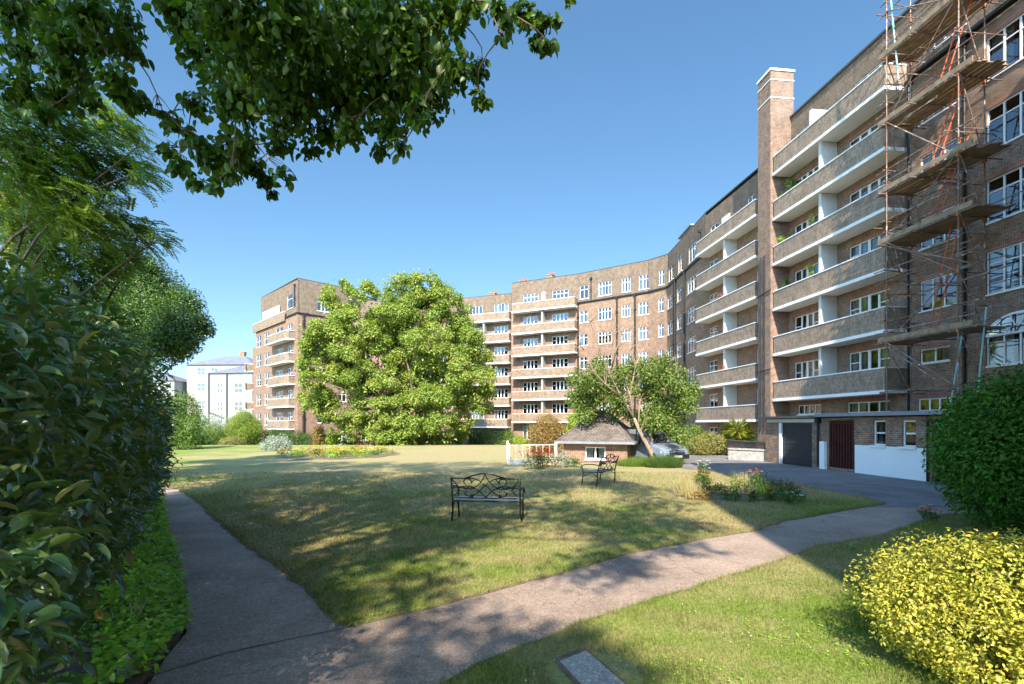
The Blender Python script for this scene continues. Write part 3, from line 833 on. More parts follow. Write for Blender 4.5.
# corner flank
PC = (16.75, 54.0); PB = (15.2, 56.0); PA = (7.9, 61.2); PE = (-.1, 65.2)
S3 = Seg(PC, on_plane(WX, 43.4)); S4 = Seg(PB, PC); S5 = Seg(PA, PB); S6 = Seg(PE, PA)
def colw(S, x0, x1, ks, tops=True, n=2, h=(.95, 2.35), st='transom'):
    a, b = S.upx(x0), S.upx(x1); r = []
    for k in ks:
        f = ml[k] if k >= 0 else ml[0] - DL
        r.append((a, b, f + h[0], f + h[1])); allw.append((S, r[-1], dict(n=n, style=st)))
    return r
segs = {id(S3): (S3, [(667.6, 672.6, 2), (677.2, 681.4, 2), (687.6, 696, 3)]), id(S4): (S4, [(658.4, 663.8, 2)]),
        id(S5): (S5, [(579.6, 588, 2), (598.3, 611.4, 4), (621.5, 630.3, 3), (638.6, 653, 4)])}
for S_, cols in segs.values():
    r = []; t = []
    for x0, x1, n in cols:
        r += colw(S_, x0, x1, range(-1, 5), n=n)
        o = (S_.upx(x0), S_.upx(x1), 17.15, 18.75); t.append(o); allw.append((S_, o, dict(n=n, v=.1)))
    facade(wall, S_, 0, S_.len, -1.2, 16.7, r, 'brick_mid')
    facade(tile, S_, 0, S_.len, 16.7, 20.25, t, 'tile', v=.1)
    m = MB(); m.box(-.02, S_.len + .02, -.16, .09, 16.62, 16.78, 'black_plastic', S_); m.build('gutter', mb_)
r = []
b0, b1 = S6.upx(512, -1.15), S6.upx(574.6, -1.15)
ws = [(S6.upx(523), S6.upx(538), 4), (S6.upx(552), S6.upx(568), 4)]
for k in range(-1, 5):
    f = (ml[k] if k >= 0 else ml[0] - DL) + .17
    for a, b, n in ws:
        o = (a, b, f + .5, f + 2.2); r.append(o); allw.append((S6, o, dict(n=n, style='ends', dress=.9 if k >= 0 else .3)))
t = []
for a, b, n in ws:
    o = (a, b, 17.2, 18.6); t.append(o); allw.append((S6, o, dict(n=n, v=.1)))
facade(wall, S6, 0, S6.len, -1.2, 16.7, r, 'brick_mid'); facade(tile, S6, 0, S6.len, 16.7, 20.25, t, 'tile', v=.1)
# closing walls and roof
ring = [S2(S2.len, .1, 0), S2(0, .1, 0), S3(0, .1, 0), S4(0, .1, 0), S5(0, .1, 0), S6(0, .1, 0), (5.5, 76, 0), (28, 66, 0), (32, 36, 0)]
for a, b in zip(ring[5:], ring[6:] + ring[:1]):
    wall.face([(a[0], a[1], -1.2), (b[0], b[1], -1.2), (b[0], b[1], 16.7), (a[0], a[1], 16.7)], 'brick_mid')
    tile.face([(a[0], a[1], 16.7), (b[0], b[1], 16.7), (b[0], b[1], 20.25), (a[0], a[1], 20.25)], 'tile')
wall.build('wall', mb_); tile.build('tile_hung_storey', mb_)
m = MB(); m.prism([(p[0], p[1], 20.25) for p in ring][::-1], [(p[0], p[1], 20.36) for p in ring][::-1], 'felt'); m.build('roof', mb_)
for S_, o, kw in allw: window(mb_, S_, *o, **kw)
q0, q1 = u2(42.6), u2(34.3)
for k in range(6):
    balcony(mb_, S2, q0, q1, ml[k], h=1.15)
    if k < 5: partition(mb_, S2, u2(38.55), ml[k] + .18, ml[k + 1] - .004)
    balcony(mb_, S6, b0, b1, ml[k], mat='brick_parapet_far', h=1.12)
    if k < 5: partition(mb_, S6, (ws[0][1] + ws[1][0]) / 2, ml[k] + .18, ml[k + 1] - .004, d=1.1, mat='render')
m = MB(); m.box(u2(40.6), u2(39.5), -.02, .06, ml[5] + .2, 18.6, 'white', S2); m.build('terrace_door', mb_)
m = MB(); m.box(S6.upx(542), S6.upx(545), -.02, .06, ml[5] + .2, 18.6, 'white', S6); m.build('terrace_door', mb_)
for S_, px in ((S5, 578), (S5, 617), (S5, 635), (S3, 675), (S3, 684.3), (S3, 674)): pipe(mb_, S_, S_.upx(px, -.1), -.5, 16.5, v=-.12, r=.1)
pipe(mb_, S5, S5.upx(591), 17.0, 19.3, v=0, r=.06, name='vent_pipe')
pipe(mb_, S3, S3.upx(699.5), 16.9, 19.0, v=0, r=.08, name='vent_pipe')
m = MB(); m.box(1.2, 4.6, 1, 4, 20.36, 21.5, 'render', S3); m.box(1.0, 4.8, .8, 4.2, 21.5, 21.65, 'lead', S3); m.build('roof_hatch', mb_)
chimney(mb_, S6, S6.upx(522, 5), S6.upx(528, 5), 4, 6, 20.36, 21.6, 'brick_mid', pots=3)
chimney(mb_, S6, S6.upx(549, 5), S6.upx(555, 5), 4, 6, 20.36, 21.9, 'brick_mid', pots=3)

# ------------------------------------------------------------------ left-centre block (steps down)
lb = thing('apartment_block', 'lower stepped brick block with long balconies partly hidden behind the big maple', 'apartment building', (-12, 70, 0))
ll = [1.45 + 2.8 * k for k in range(6)]
S7 = Seg((-14, 71.6), (-.12, 66.2)); S8 = Seg((-22, 69.5), (-14, 71.6))
lo = []; aw = []
bx0, bx1 = S7.upx(455), S7.upx(509, -1.15)
wx = [(S7.upx(468.5), S7.upx(482), 4), (S7.upx(494), S7.upx(508), 4)]
for k in range(-1, 5):
    f = (ll[k] if k >= 0 else ll[0] - 2.8) + .17
    for a, b, n in wx + [(S7.upx(440), S7.upx(447), 2), (S7.upx(424), S7.upx(432), 2)]:
        o = (a, b, f + .5, f + 2.2); lo.append(o); aw.append((S7, o, dict(n=n, style='ends' if n == 4 else 'transom', dress=.9)))
wall = MB(); facade(wall, S7, 0, S7.len, -1.6, 16.0, lo, 'brick_mid')
lo = []
for k in range(-1, 5):
    f = (ll[k] if k >= 0 else ll[0] - 2.8) + .17
    for a, b in ((1.0, 2.2), (4.0, 5.2)):
        o = (a, b, f + .9, f + 2.2); lo.append(o); aw.append((S8, o, dict(n=2)))
facade(wall, S8, 0, S8.len, -1.6, 16.0, lo, 'brick_mid')
tile = MB(); t = [(a, b, 16.6, 18.0) for a, b, n in wx]
facade(tile, S7, 0, S7.len, 16.0, 19.2, t, 'tile', v=.1); facade(tile, S8, 0, S8.len, 16.0, 19.2, [], 'tile', v=.1)
for o in t: aw.append((S7, o, dict(n=4, v=.1, style='plain')))
ring = [S7(S7.len, .1, 0), S7(0, .1, 0), S8(0, .1, 0), (-20, 82, 0), (3, 78, 0)]
for a, b in zip(ring[2:], ring[3:] + ring[:1]):
    wall.face([(a[0], a[1], -1.6), (b[0], b[1], -1.6), (b[0], b[1], 16), (a[0], a[1], 16)], 'brick_mid')
    tile.face([(a[0], a[1], 16), (b[0], b[1], 16), (b[0], b[1], 19.2), (a[0], a[1], 19.2)], 'tile')
wall.build('wall', lb); tile.build('tile_hung_storey', lb)
m = MB(); m.prism([(p[0], p[1], 19.2) for p in ring][::-1], [(p[0], p[1], 19.3) for p in ring][::-1], 'felt'); m.build('roof', lb)
for S_, o, kw in aw: window(lb, S_, *o, **kw)
for k in range(6):
    balcony(lb, S7, bx0 if k else bx0 - .1, bx1, ll[k], mat='brick_parapet_far', h=1.1, d=1.15 if k else 1.8)
    if k < 5: partition(lb, S7, (wx[0][1] + wx[1][0]) / 2 - .2, ll[k] + .18, ll[k + 1] - .004, mat='render')
chimney(lb, S7, S7.upx(492, 5), S7.upx(497.5, 5), 4, 6, 19.3, 20.6, 'brick_mid', pots=3)

# ------------------------------------------------------------------ left end block
eb = thing('apartment_block', 'brick apartment block at the left end with rounded corner balconies beside the white houses', 'apartment building', (-30, 70, 0))
el = [1.2 + 2.9 * k for k in range(5)]
PI_ = (-27.4, 64.0); PJ = (-22.02, 69.4); PH = (-38.6, 75.5)
SA = Seg(PH, PI_); SB = Seg(PI_, PJ)
aw = []; wall = MB(); o = []
for k in range(-1, 5):
    f = el[k] if k >= 0 else el[0] - 2.9
    for x0, x1, n in ((256.5, 261, 2), (264.6, 269.2, 2)):
        oo = (SA.upx(x0), SA.upx(x1), f + .6, f + 2.35); o.append(oo); aw.append((SA, oo, dict(n=n, style='sash')))
    for x0, x1 in ((276, 283), (288, 292.5)):
        oo = (SA.upx(x0), SA.upx(x1), f + .3, f + 2.3); o.append(oo); aw.append((SA, oo, dict(n=2, style='transom', dress=.9)))
facade(wall, SA, 0, SA.len, -1.6, 16.2, o, 'brick_mid')
o = []
for k in range(-1, 5):
    f = el[k] if k >= 0 else el[0] - 2.9
    for a, b in ((2.6, 3.9), (5.4, 6.6)):
        oo = (a, b, f + .9, f + 2.3); o.append(oo); aw.append((SB, oo, dict(n=2)))
facade(wall, SB, 0, SB.len, -1.6, 16.2, o, 'brick_mid')
tile = MB()
t1 = [(SA.upx(286.5), SA.upx(292), 17.2, 19.0)]; t2 = [(2.6, 4.2, 16.9, 18.6)]
facade(tile, SA, 2.0, SA.len, 16.2, 20.6, t1, 'tile', v=.1); facade(tile, SB, 0, SB.len, 16.2, 20.6, t2, 'tile', v=.1)
aw += [(SA, t1[0], dict(n=1, v=.1)), (SB, t2[0], dict(n=3, v=.1))]
ring = [SB(SB.len, .1, 0), SB(0, .1, 0), SA(2.0, .1, 0), (-32, 84, 0), (-19, 82, 0)]
for i, (a, b) in enumerate(zip(ring[2:], ring[3:] + ring[:1])):
    tile.face([(a[0], a[1], 16.2), (b[0], b[1], 16.2), (b[0], b[1], 20.6), (a[0], a[1], 20.6)], 'tile')
ringw = [SB(SB.len, 0, 0), SB(0, 0, 0), SA(0, 0, 0), (-34, 86, 0), (-19, 82, 0)]
for a, b in zip(ringw[2:], ringw[3:] + ringw[:1]):
    wall.face([(a[0], a[1], -1.6), (b[0], b[1], -1.6), (b[0], b[1], 16.2), (a[0], a[1], 16.2)], 'brick_mid')
wall.face([(p[0], p[1], 16.19) for p in ringw][::-1], 'felt')
wall.build('wall', eb); tile.build('tile_hung_storey', eb)
m = MB(); m.prism([(p[0], p[1], 20.6) for p in ring][::-1], [(p[0], p[1], 20.7) for p in ring][::-1], 'felt'); m.build('roof', eb)
for S_, oo, kw in aw: window(eb, S_, *oo, **kw)
m = MB(); m.box(-.1, SA.len * .3, -.16, .09, 16.1, 16.25, 'black_plastic', SB); m.box(SA.upx(286), SA.len, -.16, .09, 16.1, 16.25, 'black_plastic', SA); m.build('gutter', eb)
def poly_balcony(S_, u0, u1, zs, d, h=1.15, mat='brick_parapet_far', ch=.8):
    out = [(u0, 0), (u0, -d + ch * .4), (u0 + ch, -d), (u1 - ch, -d), (u1, -d + ch * .4), (u1, 0)]
    m_ = MB(); t_ = .1
    def wallp(m2, pts, z0, z1, t_, mt, e=0.0):
        cx = (u0 + u1) / 2
        for (a, b) in zip(pts, pts[1:]):
            def sh(p): return (p[0] + (cx - p[0]) * t_ / (u1 - u0) * 2, p[1] + t_)
            def ex(p): return (p[0] - (cx - p[0]) * e, p[1] - e)
            A, B_, C_, D_ = ex(a), ex(b), sh(b), sh(a)
            m2.prism([S_(*A, z0), S_(*B_, z0), S_(*C_, z0), S_(*D_, z0)], [S_(*A, z1), S_(*B_, z1), S_(*C_, z1), S_(*D_, z1)], mt)
    wallp(m_, out, zs + .17, zs + h, t_, mat); b = m_.build('balcony', eb)
    m_ = MB(); wallp(m_, out, zs + h + .002, zs + h + .06, t_ + .02, 'white', .02); c_ = m_.build('coping', eb)
    m_ = MB(); m_.prism([S_(p[0], p[1] - .03, zs) for p in out], [S_(p[0], p[1] - .03, zs + .168) for p in out], 'white'); s_ = m_.build('slab', eb)
    for x in (c_, s_): x.parent = b; x.location = (0, 0, 0)
for k in range(5):
    poly_balcony(SA, SA.upx(273.5), SA.len - .9, el[k], 1.1)
    if k < 4:
        poly_balcony(SA, -1.6, SA.upx(253.5), el[k], 1.1, ch=.5)
        m = MB(); m.box(-1.5, SA.upx(252.5), -.9, -.84, el[k] + 1.2, el[k] + 2.7, 'blueglass', SA); m.build('glass_screen', eb)
m = MB(); m.box(-1.5, -.003, .0, 7, -1.6, 13.6, 'brick_mid', SA); m.build('side_bay', eb)
m = MB(); m.box(SA.upx(254.5), SA.upx(286), -.25, -.12, 15.7, 16.9, 'brick_parapet_far', SA); m.box(SA.upx(254.5), SA.upx(286), -.3, -.1, 16.902, 16.97, 'white', SA); m.build('terrace_parapet', eb)
m = MB(); m.box(SA.upx(263), SA.upx(280), -.1, -.04, 16.98, 18.2, 'white', SA); m.build('terrace_screen', eb)
pipe(eb, SB, .7, -.6, 16.0, v=-.12, r=.13); pipe(eb, SA, SA.upx(294.5), 17.2, 19.8, v=.0, r=.1, name='vent_pipe')
chimney(eb, SA, SA.upx(276, 3), SA.upx(286, 3), 2.4, 4, 20.7, 21.9, 'brick_mid', pots=4)

# ------------------------------------------------------------------ block behind the viewer (closes the garden, off frame)
rb = thing('apartment_block', 'brick apartment block closing the garden behind the viewer', 'apartment building', (14, -18, 0))
m = MB()
def solid(x0, x1, y0, y1, z): m.prism([(x0, y0, 0), (x1, y0, 0), (x1, y1, 0), (x0, y1, 0)], [(x0, y0, z), (x1, y0, z), (x1, y1, z), (x0, y1, z)], 'brick_near', topmat='felt')
solid(1.9, 5.65, -30, -8.5, 19.0); solid(5.65, 36, -30, 2.5, 19); solid(14.6, 36, 2.5, 8.9, 19); solid(14.6, 20.2, 8.9, 12, 19); solid(17.4, 20.0, 12, 14.6, 19)
m.build('wall', rb)

# ------------------------------------------------------------------ white houses far left
def house(name, label, c, w, d, z, rz, cols, rows, roofh, side=True, roof='slate'):
    t = thing(name, label, 'house', (c[0], c[1], 0), group=None)
    ca, sa = math.cos(rz), math.sin(rz)
    p = lambda a, b: (c[0] + a * ca - b * sa, c[1] + a * sa + b * ca)
    q = [p(-w / 2, 0), p(w / 2, 0), p(w / 2, d), p(-w / 2, d)]
    wm = MB(); W_ = []
    for i, (a, b) in enumerate(zip(q, q[1:] + q[:1])):
        S_ = Seg(a, b); ops = []
        if i == 0:
            for fx, ww in cols:
                for zz, hh in rows: ops.append((S_.len * fx - ww / 2, S_.len * fx + ww / 2, zz, zz + hh))
        facade(wm, S_, 0, S_.len, -1.2, z, ops, 'render')
        W_ += [(S_, o_) for o_ in ops]
    wm.build('wall', t)
    for S_, o_ in W_: window(t, S_, *o_, n=2, style='sash', dress=.9)
    r_ = MB(); e = .3
    e4 = [p(-w / 2 - e, -e), p(w / 2 + e, -e), p(w / 2 + e, d + e), p(-w / 2 - e, d + e)]
    k = min(w, d) * .45
    rd = [p(-w / 2 + k, d / 2), p(w / 2 - k, d / 2)]
    Z = z + roofh; v3 = lambda a, zz: (a[0], a[1], zz)
    r_.face([v3(e4[0], z), v3(e4[1], z), v3(rd[1], Z), v3(rd[0], Z)], roof); r_.face([v3(e4[1], z), v3(e4[2], z), v3(rd[1], Z)], roof)
    r_.face([v3(e4[2], z), v3(e4[3], z), v3(rd[0], Z), v3(rd[1], Z)], roof); r_.face([v3(e4[3], z), v3(e4[0], z), v3(rd[0], Z)], roof)
    r_.face([v3(x, z - .02) for x in e4][::-1], 'white')
    r_.build('roof', t)
    return t, p
h1, p1 = house('white_house', 'white rendered house with slate roof and drainpipes next to the left brick block', (-49.5, 88), 8.2, 9, 10.9, R(-6), [(.26, 1.0), (.68, 1.5)], [(1.2, 1.7), (4.2, 1.7), (7.4, 1.7)], 1.9)
m = MB()
for a in (-4.0, -.6): q = p1(a, -.12); m.tube([(q[0], q[1], -1), (q[0], q[1], 10.8)], .13, 'felt', 6)
a, b = p1(-3.9, -.14), p1(-1.2, -.14); m.tube([(*a, 4.0), (*b, 3.0)], .09, 'felt', 6); m.build('drainpipe', h1)
h2, p2 = house('white_house', 'taller white rendered house with brown roof left of the slate-roofed one', (-55.5, 95), 13, 10, 13.2, R(-4), [(.22, 1.5), (.42, 1.3), (.82, 1.3)], [(1.5, 1.6), (4.9, 1.5), (8.2, 1.5), (11.3, 1.3)], 2.3)
m = MB(); q = p2(1.5, 5); m.box(q[0] - .5, q[0] + .5, q[1] - .5, q[1] + .5, 14, 16.3, 'brick_mid'); m.build('chimney', h2)
h3, p3 = house('white_house', 'long low white house at the far left behind the trees', (-72, 92), 19, 9, 10.0, R(4), [(.9, .9), (.75, .9)], [(1.5, 1.6), (4.9, 1.5)], 1.8)
# ------------------------------------------------------------------ scaffold
sc_ = thing('scaffold', 'steel tube scaffold with timber decks and red ladders against the brown brick block', 'scaffolding', (18, 21, 0))
def SP(X0, Y, z): return (X0 - .114 * Y, Y, z)
XO, XI = 19.45, 20.95
jit = lambda a=.03: random.uniform(-a, a)
YS = [22.55, 19.35]
def tubeobj(name, p, q, r=.026, mat='steel'):
    m = MB(); m.tube([p, q], r, mat, 6); return m.build(name, sc_)
decks = [5.6, 10.1, 12.4, 15.5, 18.5]
lifts = [3.4, 5.6, 7.9, 10.1, 12.4, 15.5, 18.5, 20.5]
for i, Y in enumerate(YS):
    tubeobj('standard', SP(XO, Y, 0), SP(XO + jit(.05), Y + jit(), 23.5))
    tubeobj('standard', SP(XI, Y + .45, 0), SP(XI, Y + .45 + jit(), 22.5))
for z in lifts:
    for X0 in (XO, XI):
        for dz in (0, .5, 1.0):
            if (z < 5 or X0 == XI) and dz: continue
            tubeobj('ledger', SP(X0, 23.1 + jit(.2), z + dz + jit(.04)), SP(X0, 18.7 + jit(.3), z + dz + jit(.04)))
    for Y in YS + [21]:
        tubeobj('transom_tube', SP(XO - .35 + jit(.15), Y + .05, z - .06 + jit()), SP(21.5, Y + .3, z - .06))
    if z > 5:
        tubeobj('end_rail', SP(XO - .1, 22.62, z + 1.02), SP(XI + .25, 23.05, z + 1.02 + jit(.1)))
        tubeobj('end_rail', SP(XO - .1, 22.62, z + .52), SP(XI + .25, 23.05, z + .5 + jit(.1)))
for i, (a, b) in enumerate(zip(lifts[:-1], lifts[1:])):
    s = i % 2
    tubeobj('brace', SP(XO - .04, 22.5 if s else 19.4, a), SP(XO - .04, 19.4 if s else 22.5, b))
    tubeobj('brace', SP(XO, 22.6, b), SP(XI, 23, a)); tubeobj('brace', SP(XO, 19.3, b), SP(XI, 19.8, a))
tubeobj('brace', SP(XO - .07, 22.6, 5.5), SP(XO - .07, 19.6, 3.3), .026)
tubeobj('brace', SP(XO - .07, 22.6, 10.0), SP(XO - .07, 18.8, 8.0), .028)
for i in range(26):
    z = random.uniform(4.5, 20); ya = random.uniform(20.5, 23.2); X0 = random.choice((XO - .05, XO + .05, XI - .05, XI + .1))
    tubeobj('guard_rail', SP(X0, ya, z), SP(X0 + jit(.1), ya - random.uniform(1.5, 4.0), z + jit(.12)), .022)
for i in range(14):
    z = random.uniform(5.6, 19); Y = random.uniform(19, 22.8)
    tubeobj('transom_tube', SP(XO - random.uniform(.1, .6), Y, z), SP(XO + random.uniform(.6, 1.8), Y + .1, z + jit(.1)), .022)
for (y0, z0, y1, z1) in ((19.4, 6, 20.3, 1.8), (18.6, 6.3, 19.2, 2.2)): tubeobj('green_pole', SP(XO + .3, y0, z0), SP(XO + .5, y1, z1), .03, 'greenpole')
tubeobj('green_pole', SP(XO - .1, 22.6, 24.5), SP(XO + .05, 22.0, 17), .035, 'greenpole')
for z in lifts[1:]:
    for Y in YS:
        for X0, yy in ((XO, Y), (XI, Y + .45)):
            p = SP(X0, yy, z); m = MB(); m.box(p[0] - .05, p[0] + .05, p[1] - .05, p[1] + .05, z - .1, z + .04, 'rust'); m.build('clamp', sc_)
for z in decks:
    for (ya, yb) in ((22.95, 18.75),):
        d = MB()
        for k in range(6):
            X0 = XO - .02 + k * .245
            a, b = ya + jit(.15), yb + jit(.2)
            zz = z + jit(.008) + (.0 if ya > 20 else .1)
            p, q = SP(X0, a, 0), SP(X0, b, 0)
            d.prism([(p[0], p[1], zz), (q[0], q[1], zz), (q[0] + .225, q[1], zz), (p[0] + .225, p[1], zz)],
                    [(p[0], p[1], zz + .04), (q[0], q[1], zz + .04), (q[0] + .225, q[1], zz + .04), (p[0] + .225, p[1], zz + .04)], 'board')
        dk_ = d.build('deck', sc_)
        t = MB(); a, b = SP(XO - .07, ya, 0), SP(XO - .07, yb, 0)
        t.prism([(a[0], a[1], z + .05), (b[0], b[1], z + .05), (b[0] + .03, b[1], z + .05), (a[0] + .03, a[1], z + .05)],
                [(a[0], a[1], z + .27), (b[0], b[1], z + .27), (b[0] + .03, b[1], z + .27), (a[0] + .03, a[1], z + .27)], 'board')
        q = t.build('toe_board', sc_); q.parent = dk_; q.location = (0, 0, 0)
def ladder(p, q, w=.4):
    p, q = Vector(p), Vector(q); s = Vector((0.05, 1, 0)).normalized() * w / 2
    m = MB(); m.tube([p - s, q - s], .028, 'redladder', 6); m.tube([p + s, q + s], .028, 'redladder', 6); o = m.build('ladder', sc_)
    r_ = MB(); n = int((q - p).length / .28)
    for i in range(1, n): c = p + (q - p) * i / n; r_.tube([c - s, c + s], .016, 'steel', 5)
    k = r_.build('rungs', sc_); k.parent = o; k.location = (0, 0, 0)
for (y0, z0, y1, z1) in ((20.9, 12.4, 19.7, 16.3), (20.6, 15.5, 19.3, 19.6), (20.2, 18.5, 19.0, 22.3), (20.9, 10.1, 19.8, 13.4), (20.9, 5.65, 20.0, 10.9)):
    ladder(SP(XO + .45, y0, z0), SP(XO + .75, y1, z1))

# ------------------------------------------------------------------ park benches
def tube3(name, parent, pts, r, mat='black_iron', n=6):
    m = MB(); m.tube(pts, r, mat, n, True); return m.build(name, parent, off=(0, 0, 0), smooth=True)
def arc(cx, cz, rx, rz, a0, a1, n=10): return [(cx + rx * math.cos(R(a0 + (a1 - a0) * i / n)), cz + rz * math.sin(R(a0 + (a1 - a0) * i / n))) for i in range(n + 1)]
def make_bench(label, loc, rz):
    # local: back of the bench at y=0 leaning to -y, seat towards +y, width along x
    t = thing('park_bench', label, 'bench', loc, rz, 'scrollwork iron benches on the lawn')
    W = .665
    by = lambda z: -.02 - max(0, z - .42) * .24
    for s in (-1, 1):
        tube3('back_leg', t, [(s * (W + .03), .03, 0), (s * W, 0, .2), (s * W, .0, .42), (s * W, by(.88), .88)], .019)
        tube3('front_leg', t, [(s * W, .54, 0), (s * W, .50, .25), (s * W, .49, .42), (s * (W + .01), .52, .60)], .017)
        tube3('armrest', t, [(s * W, by(.66), .64), (s * (W + .02), .15, .67), (s * (W + .02), .38, .66), (s * (W + .02), .52, .62), (s * (W + .02), .57, .57), (s * (W + .02), .54, .53), (s * (W + .02), .50, .55)], .016)
    m = MB()
    for i in range(9): m.box(-W, W, .01 + i * .053, .01 + i * .053 + .04, .425, .437, 'iron_seat')
    m.build('seat', t, off=(0, 0, 0))
    f = MB(); f.tube([(-W, 0, .418), (W, 0, .418)], .016, 'black_iron', 6); f.tube([(-W, .49, .418), (W, .49, .418)], .016, 'black_iron', 6)
    f.tube([(-W, 0, .418), (-W, .49, .418)], .014, 'black_iron', 6); f.tube([(W, 0, .418), (W, .49, .418)], .014, 'black_iron', 6)
    f.build('seat_frame', t, off=(0, 0, 0))
    P = lambda L: [(x, by(z), z) for x, z in L]
    k = MB(); r = .011
    k.tube(P([(-W, .87), (-.4, .87), (-.36, .885), (-.2, .935), (-.08, .962), (0, .968), (.08, .962), (.2, .935), (.36, .885), (.4, .87), (W, .87)]), .014, 'black_iron', 6)
    k.tube(P([(-W, .48), (W, .48)]), .014, 'black_iron', 6); tr = k.build('back_rail', t, off=(0, 0, 0))
    b = MB()
    for s in (-1, 1):
        L = lambda pts: P([(s * x, z) for x, z in pts])
        b.tube(L([(0, .965), (.03, .88), (.09, .79), (.18, .71), (.28, .665), (.4, .66), (.52, .70), (.60, .78), (.655, .86)]), r, 'black_iron', 5)
        b.tube(L([(0, .49), (.06, .56), (.14, .63), (.25, .70), (.38, .72), (.52, .70), (.64, .67)]), r, 'black_iron', 5)
        b.tube(L(arc(.345, .80, .075, .06, -60, 210) + [(.2, .86), (.3, .885), (.4, .87)]), r, 'black_iron', 5)
        b.tube(L(arc(.34, .565, .07, .05, 80, -180) + [(.25, .5), (.35, .487)]), r, 'black_iron', 5)
        b.tube(L([(0, .75), (.05, .70), (.12, .62), (.2, .56), (.3, .50)]), r, 'black_iron', 5)
        b.tube(L([(.08, .80), (.16, .85), (.25, .87), (.36, .87)]), r, 'black_iron', 5)
        b.tube(L([(.62, .52), (.56, .58), (.5, .63), (.58, .72), (.63, .73)]), r, 'black_iron', 5)
        b.tube(L([(.22, .66), (.30, .71), (.38, .67), (.46, .71), (.54, .67)]), .016, 'black_iron', 5)
        b.tube(L([(.0, .72), (.03, .755), (.06, .77)]), r, 'black_iron', 5)
    b.build('scrollwork', t, off=(0, 0, 0), smooth=True)
    for s in (-1, 1):
        tube3('side_brace', t, [(s * W, .01, .30), (s * W, .15, .37), (s * W, .3, .37), (s * W, .49, .27)], .011)
    return t
M['iron_seat'] = plain('sky_sheen_seat_slat', (.32, .35, .40), .3, metal=.2, spec=.7)  # pale blue-grey base colour carries the sky's reflection on the iron slats
make_bench('black iron bench seen from behind, nearer of the two, mid lawn', (-.50, 9.72, .035), R(-7))
make_bench('black iron bench turned side-on, farther back by the tiled hut', (3.0, 15.9, .035), math.atan2(.82, .57))

# ------------------------------------------------------------------ tiled hut half sunk in the lawn
hut = thing('garden_hut', 'low brick hut with hipped brown tiled roof beside the leaning tree', 'hut', (3.7, 26, 0))
H = Seg((2.6, 25.2), (5.55, 24.1)); hw = H.len
m = MB(); wo = [(1.1, 2.1, .22, .82)]
facade(m, H, 0, hw, -.1, 1.05, wo, 'brick_mid', sill='white')
cc = [H(0, 0, 0), H(hw, 0, 0), H(hw, 4.0, 0), H(0, 4.0, 0)]
for a, b in ((1, 2), (2, 3), (3, 0)): m.face([(cc[a][0], cc[a][1], -.1), (cc[b][0], cc[b][1], -.1), (cc[b][0], cc[b][1], 1.05), (cc[a][0], cc[a][1], 1.05)], 'brick_mid')
m.build('wall', hut)
for o in wo: window(hut, H, *o, n=2, style='plain', dress=.2)
m = MB(); e = .30
E4 = [H(-e, -e, 1.08), H(hw + e, -e, 1.08), H(hw + e, 4.0 + e, 1.08), H(-e, 4.0 + e, 1.08)]
rd = [H(hw / 2 - .3, 1.8, 2.62), H(hw / 2 + .3, 1.8, 2.62)]
m.face([E4[0], E4[1], rd[1], rd[0]], 'rooftile'); m.face([E4[1], E4[2], rd[1]], 'rooftile'); m.face([E4[2], E4[3], rd[0], rd[1]], 'rooftile'); m.face([E4[3], E4[0], rd[0]], 'rooftile')
m.face([(p[0], p[1], 1.075) for p in E4][::-1], 'white')
for a, b in ((E4[0], rd[0]), (E4[1], rd[1]), (E4[2], rd[1]), (E4[3], rd[0]), (rd[0], rd[1])): m.tube([a, b], .05, 'rooftile', 6)
m.build('roof', hut)
m = MB(); m.box(-e - .06, hw + e + .06, -e - .12, -e - .003, .98, 1.10, 'lead', H); m.box(-e - .1, -e - .003, -e, 4.0 + e, .98, 1.10, 'lead', H); m.box(hw + e + .003, hw + e + .1, -e, 4.0 + e, .98, 1.10, 'lead', H); m.build('gutter', hut)

# railing left of the hut
rl = thing('railing', 'pale pinkish metal railing on the lawn left of the tiled hut', 'railing', (1.0, 24, 0))
def rail(a, b, n):
    a, b = np.array(a), np.array(b); m = MB()
    for z in (.25, .93): m.tube([(*a, z), (*b, z)], .028, 'pale_metal', 6)
    for i in range(1, n):
        p = a + (b - a) * i / n; m.tube([(*p, .25), (*p, .93)], .018, 'pale_metal', 5)
    m.build('rail_panel', rl)
pa, pb = gp(509, 465), gp(556, 463.5); pc = (pb[0] + .2, 27.5); pd = (pa[0] - .1, 27.6)
rail(pa, pb, 7); rail(pd, pa, 7); rail(pb, pc, 6)
for p in (pa, pb, pc, pd):
    m = MB(); m.box(p[0] - .05, p[0] + .05, p[1] - .05, p[1] + .05, 0, 1.02, 'pale_metal'); m.build('post', rl)
m = MB(); m.box(pa[0] - .1, pb[0] + .1, pa[1] + .05, pa[1] + .2, 0.0, .2, 'pale_metal'); m.build('kerb', rl)

